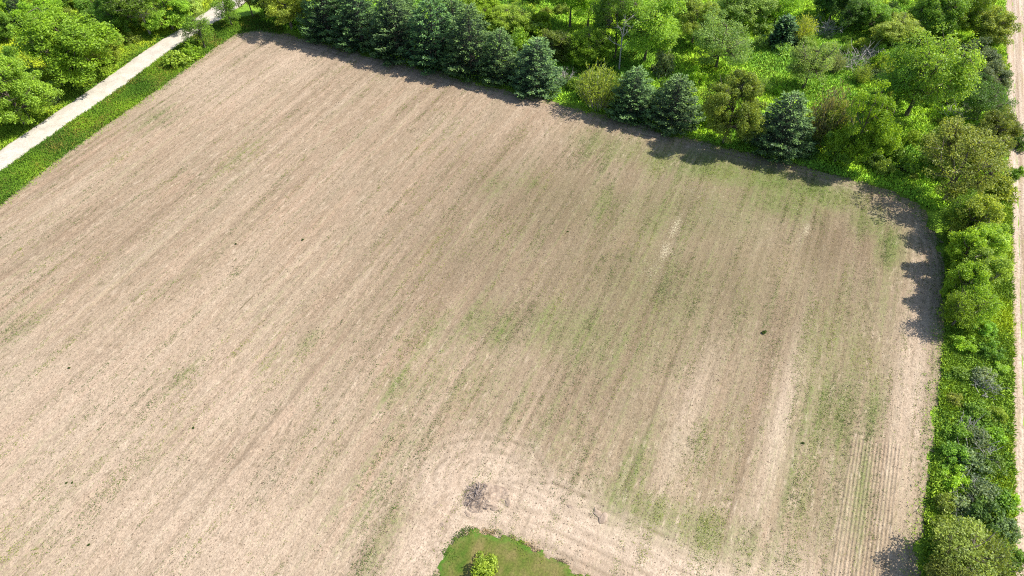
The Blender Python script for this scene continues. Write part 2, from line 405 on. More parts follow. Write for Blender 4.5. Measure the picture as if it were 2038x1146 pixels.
fV = np.stack([AX, AY, fz + .02], -1).reshape(-1, 3)
used = np.unique(fq); remap = np.zeros(ni * nj, int); remap[used] = np.arange(len(used))

def field_mat():
    m, nt, nd, lk = new_mat('tilled_soil')
    tc = nd.new('ShaderNodeTexCoord'); v = tc.outputs['Object']
    st = noise(nt, scaled(nt, v, (1.0, .03, 1)), 1.0, 4, .6)          # long streaks with the rows
    st2 = noise(nt, scaled(nt, v, (.28, .012, 1)), 1.0, 3, .5)
    big = noise(nt, v, .045, 5, .6)
    sp = noise(nt, scaled(nt, v, (1.0, .75, 1)), 5.0, 3, .7)          # crumbs and residue
    sp2 = noise(nt, v, 1.6, 4, .7)
    sp3 = noise(nt, scaled(nt, v, (1.4, .9, 1)), 9.0, 2, .6)
    c = ramp(nd, [(.33, (.165, .115, .074)), (.46, (.252, .186, .126)), (.66, (.348, .268, .190))])
    mixv = math_(nt, 'ADD', math_(nt, 'MULTIPLY', st, .45), math_(nt, 'ADD', math_(nt, 'MULTIPLY', st2, .3), math_(nt, 'MULTIPLY', big, .25)))
    lk.new(mixv, c.inputs[0]); col = c.outputs[0]
    # hue drift: pinkish clay to grey straw
    col = mixc(nt, maprange(nt, noise(nt, v, .11, 4, .6), .42, .65, 0, .5), col, (.255, .203, .14))
    col = mixc(nt, maprange(nt, noise(nt, scaled(nt, v, (1, .12, 1)), .5, 4, .6), .5, .7, 0, .55), col, (.315, .218, .15))
    mo = math_(nt, 'MULTIPLY', attr(nt, 'moist'), maprange(nt, st, .3, .65, 1.0, .65))
    col = mixc(nt, math_(nt, 'MULTIPLY', mo, .92), col, (.134, .1, .06))
    pa = math_(nt, 'MULTIPLY', attr(nt, 'pale'), maprange(nt, sp2, .3, .7, .5, 1.0))
    col = mixc(nt, pa, col, (.45, .355, .27))
    # weeds and seedlings coming through, denser in the streaks
    gfac = math_(nt, 'ADD', attr(nt, 'green'), math_(nt, 'ADD', math_(nt, 'MULTIPLY', math_(nt, 'SUBTRACT', st, .5), 2.0), math_(nt, 'MULTIPLY', math_(nt, 'SUBTRACT', sp2, .5), .9)))
    gfac = math_(nt, 'ADD', gfac, math_(nt, 'MULTIPLY', math_(nt, 'SUBTRACT', sp, .5), 1.2))
    gfac = math_(nt, 'SUBTRACT', gfac, math_(nt, 'MULTIPLY', attr(nt, 'pale'), .35))
    gcol = ramp(nd, [(.3, (.15, .145, .058)), (.7, (.115, .155, .04))]); lk.new(sp2, gcol.inputs[0])
    col = mixc(nt, maprange(nt, gfac, .22, 1.0, 0, .85), col, gcol.outputs[0])
    wf = math_(nt, 'MULTIPLY', attr(nt, 'wash'), maprange(nt, math_(nt, 'ADD', math_(nt, 'MULTIPLY', st2, .6), math_(nt, 'MULTIPLY', sp2, .4)), .34, .6, .4, 1.0))
    wcol = ramp(nd, [(.3, (.145, .152, .055)), (.7, (.10, .16, .032))]); lk.new(noise(nt, v, .35, 4, .6), wcol.inputs[0])
    col = mixc(nt, math_(nt, 'MULTIPLY', wf, .92), col, wcol.outputs[0])
    # straw residue
    sfac = math_(nt, 'ADD', attr(nt, 'straw'), math_(nt, 'MULTIPLY', math_(nt, 'SUBTRACT', sp, .5), 2.2))
    col = mixc(nt, maprange(nt, sfac, .8, 1.2, 0, .8), col, (.42, .37, .25))
    # long continuous tillage lines
    ln = noise(nt, scaled(nt, v, (.7, .016, 1)), 1.0, 3, .55)
    lf = math_(nt, 'MULTIPLY', maprange(nt, ln, .53, .66, 0, .3), maprange(nt, attr(nt, 'pale'), .5, .95, 1.0, .2))
    col = mixc(nt, lf, col, (.165, .123, .08))
    col = mixc(nt, math_(nt, 'MULTIPLY', maprange(nt, ln, .45, .34, 0, .3), maprange(nt, attr(nt, 'moist'), 0, .5, 1.0, .15)), col, (.38, .3, .22))
    # broken dashes of stubble, weeds and raked residue lying with the rows
    d1 = noise(nt, scaled(nt, v, (2.4, .5, 1)), 1.0, 4, .65, .4); d2 = noise(nt, scaled(nt, v, (1.9, .42, 1), .03), 1.0, 4, .65, .3)
    df = math_(nt, 'MULTIPLY', maprange(nt, d1, .55, .66, 0, 1), maprange(nt, noise(nt, scaled(nt, v, (.55, .05, 1)), 1.0, 3, .6), .42, .6, .25, 1.0))
    col = mixc(nt, math_(nt, 'MULTIPLY', math_(nt, 'MULTIPLY', df, maprange(nt, attr(nt, 'pale'), .3, .9, 1.0, .15)), .74), col, (.135, .11, .062))
    col = mixc(nt, math_(nt, 'MULTIPLY', maprange(nt, d2, .56, .68, 0, .6), maprange(nt, attr(nt, 'moist'), 0, .8, 1.0, .2)), col, (.4, .322, .235))
    # fine speckle
    s = ramp(nd, [(.25, (.40, .37, .33)), (.42, (.88, .87, .86)), (.6, (1.08, 1.08, 1.08)), (.78, (1.42, 1.40, 1.36))]); lk.new(sp, s.inputs[0])
    col = mixc(nt, .85, col, mixc(nt, 1.0, col, s.outputs[0], 'MULTIPLY'))
    s3 = ramp(nd, [(.25, (.62, .6, .56)), (.5, (1, 1, 1)), (.75, (1.25, 1.22, 1.18))]); lk.new(sp3, s3.inputs[0])
    col = mixc(nt, .8, col, mixc(nt, 1.0, col, s3.outputs[0], 'MULTIPLY'))
    s2 = ramp(nd, [(.3, (.78, .77, .74)), (.5, (1, 1, 1)), (.7, (1.16, 1.15, 1.13))]); lk.new(noise(nt, scaled(nt, v, (1, .55, 1)), 2.1, 4, .65), s2.inputs[0])
    col = mixc(nt, .8, col, mixc(nt, 1.0, col, s2.outputs[0], 'MULTIPLY'))
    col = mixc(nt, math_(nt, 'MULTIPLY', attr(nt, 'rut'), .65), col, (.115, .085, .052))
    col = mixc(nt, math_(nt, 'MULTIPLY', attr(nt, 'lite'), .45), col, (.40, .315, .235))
    ed = math_(nt, 'MULTIPLY', attr(nt, 'edge'), maprange(nt, sp2, .35, .65, .25, 1.0))
    col = mixc(nt, math_(nt, 'MULTIPLY', ed, .42), col, (.11, .12, .04))
    p = nd.new('ShaderNodeBsdfPrincipled'); lk.new(col, p.inputs['Base Color'])
    p.inputs['Roughness'].default_value = .95; p.inputs['Specular IOR Level'].default_value = .1
    hsum = math_(nt, 'ADD', math_(nt, 'MULTIPLY', st, .8), math_(nt, 'ADD', math_(nt, 'MULTIPLY', sp, .55), math_(nt, 'MULTIPLY', sp2, .6)))
    b = nd.new('ShaderNodeBump'); b.inputs['Strength'].default_value = .75; b.inputs['Distance'].default_value = .14
    lk.new(hsum, b.inputs['Height']); lk.new(b.outputs[0], p.inputs['Normal'])
    o = nd.new('ShaderNodeOutputMaterial'); lk.new(p.outputs[0], o.inputs[0]); return m
at = {k: a.reshape(-1)[used] for k, a in dict(green=green, wash=wash, moist=moist, pale=pale, straw=straw, rut=rut, lite=lite, edge=edge).items()}
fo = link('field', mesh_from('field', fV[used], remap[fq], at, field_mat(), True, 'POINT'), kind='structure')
tag(fo, 'wide bare tan tilled field with faint straight rows and greening streaks')

# sampling the painted maps for scattered geometry
def sample(M, x, y):
    i = np.clip(np.searchsorted(ax, x) - 1, 0, ni - 1); j = np.clip(((y - fy0) / .45).astype(int), 0, nj - 1)
    return M[i, j]

# ---------------------------------------------------------------- gravel road, lawn, track beyond the hedge
rc = curve(road_c, 24); rt = unit(np.gradient(rc, axis=0)); rn = np.stack([-rt[:, 1], rt[:, 0]], -1)
offs = np.array([-1, -.85, -.5, 0, .5, .85, 1.0]); hgt = np.array([-.05, .035, .075, .1, .075, .035, -.05])
al = np.cumsum(np.r_[0, np.linalg.norm(np.diff(rc, axis=0), axis=1)])
halfw = 2.6 + (fbm(al * .5, al * 0, 51) - .5) * .7; halfw2 = 2.6 + (fbm(al * .5, al * 0 + 9, 52) - .5) * .7
RV = np.stack([np.concatenate([(rc + rn * (o * (halfw if o > 0 else halfw2))[:, None]), np.full((len(rc), 1), h)], 1) for o, h in zip(offs, hgt)], 1)
k = len(offs); idx = np.arange(len(rc) * k).reshape(len(rc), k)
rf = np.stack([idx[:-1, :-1], idx[1:, :-1], idx[1:, 1:], idx[:-1, 1:]], -1).reshape(-1, 4)[:, ::-1]
def gravel_mat():
    m, nt, nd, lk = new_mat('pale_gravel')
    tc = nd.new('ShaderNodeTexCoord'); v = tc.outputs['Object']
    r = ramp(nd, [(.3, (.36, .32, .265)), (.7, (.50, .455, .39))]); lk.new(noise(nt, v, .5, 6, .65), r.inputs[0])
    s = ramp(nd, [(.3, (.75, .74, .72)), (.7, (1.15, 1.15, 1.15))]); lk.new(noise(nt, v, 7, 3, .6), s.inputs[0])
    c = mixc(nt, 1.0, r.outputs[0], s.outputs[0], 'MULTIPLY')
    e = math_(nt, 'ADD', attr(nt, 'edge'), math_(nt, 'MULTIPLY', math_(nt, 'SUBTRACT', noise(nt, v, 1.3, 4, .6), .5), 1.2))
    c = mixc(nt, maprange(nt, e, .7, 1.1, 0, .7), c, (.25, .19, .12))
    p = nd.new('ShaderNodeBsdfPrincipled'); lk.new(c, p.inputs['Base Color']); p.inputs['Roughness'].default_value = .95; p.inputs['Specular IOR Level'].default_value = .1
    b = nd.new('ShaderNodeBump'); b.inputs['Strength'].default_value = .4; b.inputs['Distance'].default_value = .05
    lk.new(noise(nt, v, 8, 3, .6), b.inputs['Height']); lk.new(b.outputs[0], p.inputs['Normal'])
    o = nd.new('ShaderNodeOutputMaterial'); lk.new(p.outputs[0], o.inputs[0]); return m
road = link('road', mesh_from('road', RV.reshape(-1, 3), rf, {'edge': np.tile(np.abs(offs) ** 3, len(rc))}, gravel_mat(), True, 'POINT'), kind='structure')
tag(road, 'straight pale gravel road crossing the upper left corner')

lx = np.arange(np.array(lawn_poly)[:, 0].min(), np.array(lawn_poly)[:, 0].max(), .3); ly = np.arange(np.array(lawn_poly)[:, 1].min() - .3, np.array(lawn_poly)[:, 1].max() + .3, .3)
LX, LY = np.meshgrid(lx, ly, indexing='ij')
li = inside(np.stack([LX, LY], -1), lawn_poly); ld = seg_dist(LX, LY, lawn_poly)[0] + (fbm(LX * .8, LY * .8, 71) - .5) * 1.6 + (fbm(LX * 2.5, LY * 2.5, 73) - .5) * .8
li &= ld > .1
lz = .06 + .10 * smooth(0, 1.0, ld) + (fbm(LX, LY, 72) - .5) * .06
idx = np.arange(LX.size).reshape(LX.shape)
lq = np.stack([idx[:-1, :-1], idx[1:, :-1], idx[1:, 1:], idx[:-1, 1:]], -1)[li[:-1, :-1] & li[1:, :-1] & li[1:, 1:] & li[:-1, 1:]].reshape(-1, 4)
def lawn_mat():
    m, nt, nd, lk = new_mat('dry_lawn')
    tc = nd.new('ShaderNodeTexCoord'); v = tc.outputs['Object']
    r = ramp(nd, [(.34, (.055, .095, .012)), (.46, (.1, .11, .024)), (.6, (.15, .125, .045))]); lk.new(noise(nt, scaled(nt, v, (1, .6, 1), .5), .45, 5, .6), r.inputs[0])
    s = ramp(nd, [(.3, (.7, .7, .7)), (.7, (1.25, 1.25, 1.25))]); lk.new(noise(nt, v, 5, 3, .6), s.inputs[0])
    c = mixc(nt, 1.0, r.outputs[0], s.outputs[0], 'MULTIPLY')
    c = mixc(nt, math_(nt, 'MULTIPLY', attr(nt, 'edge'), maprange(nt, noise(nt, v, 1.5, 3, .6), .4, .6, .2, 1)), c, (.06, .14, .015))
    p = nd.new('ShaderNodeBsdfPrincipled'); lk.new(c, p.inputs['Base Color']); p.inputs['Roughness'].default_value = .95; p.inputs['Specular IOR Level'].default_value = .1
    b = nd.new('ShaderNodeBump'); b.inputs['Strength'].default_value = .6; b.inputs['Distance'].default_value = .08
    lk.new(noise(nt, v, 6, 4, .6), b.inputs['Height']); lk.new(b.outputs[0], p.inputs['Normal'])
    o = nd.new('ShaderNodeOutputMaterial'); lk.new(p.outputs[0], o.inputs[0]); return m
lawn = link('lawn', mesh_from('lawn', np.stack([LX, LY, lz], -1).reshape(-1, 3), lq, {'edge': (1 - smooth(.3, 1.6, ld)).ravel()}, lawn_mat(), True, 'POINT'), kind='structure')
tag(lawn, 'corner of mown yellowing lawn poking into the field at the bottom')

tx = np.arange(TRACK_X - .6, TRACK_X + 26, .3); ty = np.arange(0, 200, 1.2)
TX, TY = np.meshgrid(tx, ty, indexing='ij')
u = TX - TRACK_X; tw = (fbm(TX * 0 + 3, TY * .3, 81) - .5) * 1.4
tz = .0 + (fbm(TX * 1.2, TY * .6, 82) - .5) * .08 - .10 * (np.exp(-((u - 1.5 - tw * .2) / .3) ** 2) + np.exp(-((u - 3.3 - tw * .2) / .3) ** 2))
idx = np.arange(TX.size).reshape(TX.shape)
tq = np.stack([idx[:-1, :-1], idx[1:, :-1], idx[1:, 1:], idx[:-1, 1:]], -1)
tq = tq[(u > tw * .6 - .1)[:-1, :-1]].reshape(-1, 4)
def track_mat():
    m, nt, nd, lk = new_mat('stubble_track')
    tc = nd.new('ShaderNodeTexCoord'); v = tc.outputs['Object']
    r = ramp(nd, [(.3, (.27, .195, .13)), (.5, (.36, .28, .21)), (.7, (.45, .375, .295))]); lk.new(noise(nt, scaled(nt, v, (1.6, .04, 1)), 1, 4, .6), r.inputs[0])
    s = ramp(nd, [(.3, (.55, .53, .5)), (.55, (1.05, 1.05, 1.05)), (.75, (1.3, 1.3, 1.3))]); lk.new(noise(nt, v, 3.5, 4, .65), s.inputs[0])
    c = mixc(nt, 1.0, r.outputs[0], s.outputs[0], 'MULTIPLY')
    c = mixc(nt, maprange(nt, noise(nt, scaled(nt, v, (1, .2, 1)), .9, 4, .6), .56, .7, 0, .6), c, (.27, .24, .11))
    p = nd.new('ShaderNodeBsdfPrincipled'); lk.new(c, p.inputs['Base Color']); p.inputs['Roughness'].default_value = .95; p.inputs['Specular IOR Level'].default_value = .1
    b = nd.new('ShaderNodeBump'); b.inputs['Strength'].default_value = .8; b.inputs['Distance'].default_value = .15
    lk.new(noise(nt, scaled(nt, v, (1, .5, 1)), 3, 4, .6), b.inputs['Height']); lk.new(b.outputs[0], p.inputs['Normal'])
    o = nd.new('ShaderNodeOutputMaterial'); lk.new(p.outputs[0], o.inputs[0]); return m
trk = link('farm_track', mesh_from('farm_track', np.stack([TX, TY, tz], -1).reshape(-1, 3), tq, None, track_mat(), True), kind='structure')
tag(trk, 'pale rutted farm track along the right edge beyond the hedge')

# ---------------------------------------------------------------- plant prototypes
def sph(n, r): return unit(r.normal(size=(n, 3)))

def crown_from_clumps(name, C, CR, lpc, leaf, r, mat, flat=.75, up=.5, rnd=.7, asp=.62):
    n = len(C); cnt = np.maximum(4, (lpc * (CR / CR.mean()) ** 2).astype(int)); ci = np.repeat(np.arange(n), cnt); m = len(ci)
    d = sph(m, r); rr = CR[ci] * (.35 + .65 * np.sqrt(r.random(m)))
    P = C[ci] + d * rr[:, None] * np.array([1, 1, flat])
    Nn = unit(d * .6 + np.array([0, 0, up]) + r.normal(size=(m, 3)) * rnd)
    D = np.cross(Nn, r.normal(size=(m, 3)))
    L = leaf * (.7 + .6 * r.random(m)); ctone = r.random(n)
    V, Fq = leaf_quads(P, D, Nn, L, L * asp)
    tone = np.clip(.5 + .45 * (ctone[ci] - .5) + .55 * (r.random(m) - .5), 0, 1)
    return mesh_from(name, V, Fq, {'tone': tone}, mat)

def broadleaf(seed, H=10., R=4., base=.16, ncl=130, lpc=80, leaf=.34, shell=.5, mat=None, bark=None, lean=0.0, crad=.2, trunk_r=.2, egg=.0):
    r = np.random.default_rng(seed)
    base *= .6
    lob = sph(8, r); lam = r.uniform(-.22, .3, 8)
    d = sph(ncl, r); rad = shell * .6 + (1 - shell * .6) * r.random(ncl) ** .55
    mult = 1 + ((np.maximum(0, d @ lob.T) ** 4) * lam).sum(1)
    cz = (base + 1) / 2 * H; ch = (1 - base) / 2 * H
    prof = 1 - egg * d[:, 2]
    ns = 12; sd = sph(ns, r); sd[:, 2] = np.linspace(-.85, .95, ns) + r.normal(0, .1, ns); sd = unit(sd) * r.uniform(.45, .85, (ns, 1)); sr = r.uniform(.2, .42, ns)
    si = r.integers(0, ns, ncl); loose = r.random(ncl) < .2
    E_ = np.where(loose[:, None], d * (rad * mult * .86)[:, None], sd[si] + d * (sr[si] * (.45 + .55 * rad))[:, None])
    C = E_ * np.stack([R * prof, R * prof, np.full(ncl, ch)], 1)
    C[:, 2] += cz; C[:, 2] = np.maximum(C[:, 2], base * H * .6)
    C[:, 0] += lean * C[:, 2]
    CR = R * crad * r.uniform(.65, 1.35, ncl)
    T = Tubes(); tz = np.linspace(0, .8, 7)
    bend = r.normal(0, .12, (7, 2)).cumsum(0) * R * .12; bend[0] = 0
    tp = np.stack([bend[:, 0] + lean * tz * H, bend[:, 1], tz * H], 1)
    T.add(tp, trunk_r * (1.25, 1, .88, .72, .55, .38, .2), 7) if False else T.add(tp, trunk_r * np.array([1.3, 1, .88, .72, .55, .38, .2]), 7)
    nodes = [tp[2:]]; nl = r.integers(6, 10); a0 = r.random() * 6.28
    for kk in range(nl):
        t0 = r.uniform(.22, .62); s = np.array([np.interp(t0, tz, tp[:, i]) for i in range(3)])
        a = a0 + kk * 2.4 + r.normal(0, .3); e = r.uniform(.45, .75)
        end = np.array([math.cos(a) * R * e + lean * H * .7, math.sin(a) * R * e, min(.92, t0 + r.uniform(.22, .5)) * H])
        mid = (s + end) / 2 + np.array([math.cos(a), math.sin(a), -.4]) * R * .08 + r.normal(0, .15, 3)
        pts = curve([s, mid, end], 4); rr = np.linspace(trunk_r * .5, trunk_r * .14, len(pts)); T.add(pts, rr, 5); nodes.append(pts[2:])
    nodes = np.vstack(nodes)
    for c in C:
        dd = np.linalg.norm(nodes - c, axis=1) + .8 * np.maximum(0, nodes[:, 2] - c[2]); q = nodes[dd.argmin()]
        m = (q + c) / 2 + r.normal(0, .15, 3)
        T.add([q, m, c], np.array([.05, .035, .015]) * (trunk_r / .2), 3)
    return T.mesh('trunk', bark or M_bark), crown_from_clumps('crown', C, CR, lpc, leaf, r, mat or M_leaf)

def conifer(seed, H=14., R=4.6, whorls=24, per=8, z0=.04, power=.72, tuft=1.0, dens=11):
    r = np.random.default_rng(seed)
    T = Tubes(); T.add([(0, 0, 0), (.05, 0, H * .4), (0, .05, H * .75), (0, 0, H)], [.24, .17, .1, .02], 7)
    P = []; D = []; Nn = []; L = []; W = []; tone = []
    for wv in range(whorls):
        z = z0 + (.97 - z0) * (wv + r.uniform(-.2, .2)) / whorls; rad = R * max(.03, 1 - z) ** power
        rad *= 1.0 if z > .12 else .85
        nb = max(4, int(per * (.55 + .5 * (1 - z)) + r.uniform(-.5, .8)))
        a0 = r.random() * 6.28
        for b in range(nb):
            a = a0 + 6.283 * b / nb + r.normal(0, .14); ln = rad * r.uniform(.72, 1.12)
            o = np.array([math.cos(a), math.sin(a), 0]); s = np.array([-o[1], o[0], 0])
            droop = r.uniform(-.10, .12) + .45 * z; lift = r.uniform(.12, .3)
            q = lambda t: np.outer(t, o) * ln + np.outer(z * H / ln + t * droop - t * (1 - t) * .35 + lift * t ** 3 * .5, [0, 0, 1]) * ln
            ts = np.linspace(0, 1, 4); T.add(q(ts), np.array([.05, .04, .025, .01]) * (.5 + ln / R), 3)
            n = max(8, int(dens * ln * ln ** .25)); t = .12 + .88 * r.random(n) ** .7
            side = r.uniform(-1, 1, n); wdt = .34 * ln * (1.05 - t) + .10 * ln * .6
            p = q(t) + np.outer(side * wdt, s) + np.stack([0 * t, 0 * t, r.normal(0, .09, n) - .10 * np.abs(side)], 1)
            dv = o * (.75 + .2 * r.random((n, 1))) + s * (side * .8)[:, None] + np.array([0, 0, 1]) * (r.normal(.12, .28, n))[:, None]
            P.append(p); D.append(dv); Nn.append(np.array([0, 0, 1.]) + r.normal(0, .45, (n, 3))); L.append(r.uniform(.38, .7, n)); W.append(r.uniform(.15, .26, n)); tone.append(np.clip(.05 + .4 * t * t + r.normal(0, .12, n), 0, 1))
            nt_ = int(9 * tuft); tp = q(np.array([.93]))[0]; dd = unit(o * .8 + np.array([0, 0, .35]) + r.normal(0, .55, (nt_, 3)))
            P.append(tp + r.normal(0, .26, (nt_, 3)) * [1, 1, .5]); D.append(dd); Nn.append(r.normal(0, .5, (nt_, 3)) + [0, 0, .8]); L.append(r.uniform(.3, .55, nt_)); W.append(r.uniform(.16, .26, nt_)); tone.append(np.clip(.8 + r.normal(0, .15, nt_), 0, 1))  # tip tufts: pale new growth, toned lighter still to look sunlit
    V, Fq = leaf_quads(np.vstack(P), np.vstack(D), np.vstack(Nn), np.concatenate(L), np.concatenate(W))
    return T.mesh('trunk', M_bark), mesh_from('crown', V, Fq, {'tone': np.concatenate(tone)}, M_needle)

def shrub(seed, H=2.6, R=1.7, ncl=42, lpc=50, leaf=.26, bark=None, crad=.26):
    r = np.random.default_rng(seed); d = sph(ncl, r); d[:, 2] = np.abs(d[:, 2]) * 1.05 - .05
    lob = sph(5, r); mult = 1 + ((np.maximum(0, d @ lob.T) ** 3) * r.uniform(-.25, .35, 5)).sum(1)
    C = d * np.array([R, R, H * .86]) * ((.35 + .65 * r.random(ncl) ** .6) * mult)[:, None]; C[:, 2] = np.maximum(C[:, 2], .25)
    T = Tubes()
    for c in C[:: 2]:
        b = r.normal(0, .15, 3); b[2] = -.1
        T.add([b, (b + c) / 2 + [0, 0, .25], c], [.045, .03, .012], 4)
    return T.mesh('stems', bark or M_bark), crown_from_clumps('foliage', C, R * crad * r.uniform(.7, 1.3, ncl), lpc, leaf, r, M_leaf)

def rod_bush(seed, H=4., R=2.6, n=90, lper=42, leaf=.26):
    """fine upright stems, feathery: willow-like"""
    r = np.random.default_rng(seed); T = Tubes(); P = []; D = []; to = []
    for k in range(n):
        a = r.random() * 6.283; e = R * math.sqrt(r.random()); h = H * (1 - .45 * (e / R) ** 2) * r.uniform(.7, 1.08)
        b = np.array([math.cos(a) * e * .35, math.sin(a) * e * .35, -.05]); t = np.array([math.cos(a) * e, math.sin(a) * e, h])
        m = (b + t) / 2 + np.array([math.cos(a), math.sin(a), 0]) * -.1 + r.normal(0, .1, 3)
        c = curve([b, m, t], 3); T.add(c, np.linspace(.03, .008, len(c)), 3)
        ts = r.uniform(.25, 1, lper); i = ts * (len(c) - 1); j = np.minimum(i.astype(int), len(c) - 2); p = c[j] + (c[j + 1] - c[j]) * (i - j)[:, None]
        P.append(p + r.normal(0, .16, (lper, 3))); D.append(unit(t - b) * .6 + r.normal(0, .5, (lper, 3))); to.append(np.clip(r.random() * .5 + r.random(lper) * .5, 0, 1))
    P = np.vstack(P); D = np.vstack(D); L = leaf * r.uniform(.7, 1.4, len(P))
    V, Fq = leaf_quads(P, D, r.normal(0, 1, P.shape) + [0, 0, .7], L, L * .38)
    return T.mesh('stems', M_palebark), mesh_from('foliage', V, Fq, {'tone': np.concatenate(to)}, M_leaf)

def bare(seed, H=7., R=2.2, mat=None, nl=9):
    """leafless tree: one grey mesh of trunk, limbs and twigs"""
    r = np.random.default_rng(seed); T = Tubes(); tp = curve([(0, 0, 0), (.1, .05, H * .35), (-.05, .1, H * .7), (.1, 0, H)], 4); T.add(tp, np.linspace(.13, .02, len(tp)), 6)
    for k in range(nl):
        s = tp[r.integers(3, len(tp) - 2)]; a = r.random() * 6.28; e = R * r.uniform(.5, 1)
        en = s + np.array([math.cos(a) * e, math.sin(a) * e, H * r.uniform(.1, .3)]); c = curve([s, (s + en) / 2 + r.normal(0, .15, 3), en], 3); T.add(c, np.linspace(.07, .015, len(c)), 4)
        for q in range(6):
            b = c[r.integers(2, len(c))]; t = b + unit(en - s + r.normal(0, 1.2, 3)) * r.uniform(.4, 1.1); T.add([b, (b + t) / 2 + r.normal(0, .05, 3), t], [.03, .02, .008], 3)
    return T.mesh('limbs', mat or M_deadwood)

def brush(seed, R=1.6, H=1.6, n=46, mat=None):
    r = np.random.default_rng(seed); T = Tubes()
    for k in range(n):
        a = r.random() * 6.28; b = np.array([r.normal(0, R * .3), r.normal(0, R * .3), -.05]); e = b + np.array([math.cos(a) * R * r.uniform(.3, 1), math.sin(a) * R * r.uniform(.3, 1), H * r.uniform(.2, 1)])
        c = curve([b, (b + e) / 2 + r.normal(0, .18, 3), e], 3); T.add(c, np.linspace(.045, .012, len(c)), 4)
        for q in range(2):
            s = c[r.integers(2, len(c))]; t = s + unit(e - b + r.normal(0, 1., 3)) * r.uniform(.3, .8); T.add([s, t], [.02, .008], 3)
    return T.mesh('twigs', mat or M_deadwood)

PR = {}
def proto(kind):
    if kind not in PR:
        if kind == 'dec': PR[kind] = [broadleaf(100 + i, ncl=170, lpc=125, leaf=.28, egg=.08) for i in range(6)]
        elif kind == 'oak': PR[kind] = [broadleaf(140 + i, ncl=150, lpc=150, leaf=.3, crad=.21, base=.1, egg=.12) for i in range(4)]
        elif kind == 'open': PR[kind] = [broadleaf(200 + i, base=.24, ncl=130, lpc=55, leaf=.27, shell=.4, trunk_r=.19, crad=.21, lean=[0, .1, -.06, .12, 0][i]) for i in range(5)]
        elif kind == 'dec_big': PR[kind] = [broadleaf(160 + i, H=13, R=6, ncl=330, lpc=100, leaf=.28, egg=.08, crad=.14, trunk_r=.27) for i in range(3)]
        elif kind == 'oak_big': PR[kind] = [broadleaf(180 + i, H=13, R=6, ncl=300, lpc=120, leaf=.29, crad=.145, base=.1, egg=.12, trunk_r=.27) for i in range(3)]
        elif kind == 'open_big': PR[kind] = [broadleaf(260 + i, H=13, R=6, base=.24, ncl=280, lpc=55, leaf=.27, shell=.4, trunk_r=.26, crad=.145, lean=[.1, .02, -.06][i]) for i in range(3)]
        elif kind == 'tall': PR[kind] = [broadleaf(240 + i, H=16, R=6, base=.34, ncl=330, lpc=62, leaf=.28, crad=.145, shell=.4, trunk_r=.22, bark=M_palebark if i == 1 else M_bark, lean=[.04, -.09, .06][i]) for i in range(3)]
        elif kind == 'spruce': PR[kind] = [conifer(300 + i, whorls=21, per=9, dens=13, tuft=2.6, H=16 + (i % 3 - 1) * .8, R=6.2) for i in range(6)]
        elif kind == 'narrow': PR[kind] = [conifer(330 + i, H=5, R=1.3, whorls=18, per=7, power=.6, dens=26) for i in range(2)]
        elif kind == 'shrub': PR[kind] = [shrub(400 + i) for i in range(6)]
        elif kind == 'rod': PR[kind] = [rod_bush(450 + i) for i in range(3)]
        elif kind == 'bare': PR[kind] = [bare(480 + i) for i in range(2)]
        elif kind == 'brush': PR[kind] = [brush(490 + i) for i in range(3)]
    return PR[kind]
DIM = {'dec': (10, 4.), 'oak': (10, 4.), 'open': (10, 4.), 'tall': (16, 6.), 'dec_big': (13, 6.), 'oak_big': (13, 6.), 'open_big': (13, 6.), 'spruce': (16, 5.2), 'narrow': (5, 1.3), 'shrub': (2.6, 1.9), 'rod': (4, 2.6), 'bare': (7, 2.2), 'brush': (1.6, 1.6)}
TINT_RAW = {'bright': (.17, .27, .018), 'lime': (.2, .285, .03), 'mid': (.115, .20, .022), 'feather': (.12, .135, .024), 'olive': (.16, .20, .03), 'dark': (.065, .12, .022), 'pale': (.18, .255, .055), 'grey': (.12, .165, .065),
        'gold': (.2, .25, .03), 'spruce': (.056, .1, .033), 'blue': (.06, .104, .036), 'darkspruce': (.04, .075, .03), 'brown': (.17, .165, .05)}
TINT = {k_: (v_[0] * .88, v_[1] * .97, v_[2] * 1.3) for k_, v_ in TINT_RAW.items()}
NAME = {'dec': 'leafy_tree', 'oak': 'leafy_tree', 'open': 'leafy_tree', 'tall': 'tall_tree', 'spruce': 'spruce_tree', 'narrow': 'young_conifer', 'shrub': 'shrub', 'rod': 'willow_bush', 'bare': 'dead_tree', 'brush': 'dead_brush'}
CAT = {'dec': 'tree', 'oak': 'tree', 'open': 'tree', 'tall': 'tree', 'spruce': 'spruce', 'narrow': 'conifer', 'shrub': 'shrub', 'rod': 'bush', 'bare': 'dead tree', 'brush': 'dead brush'}
placed = []
_cnt = {}
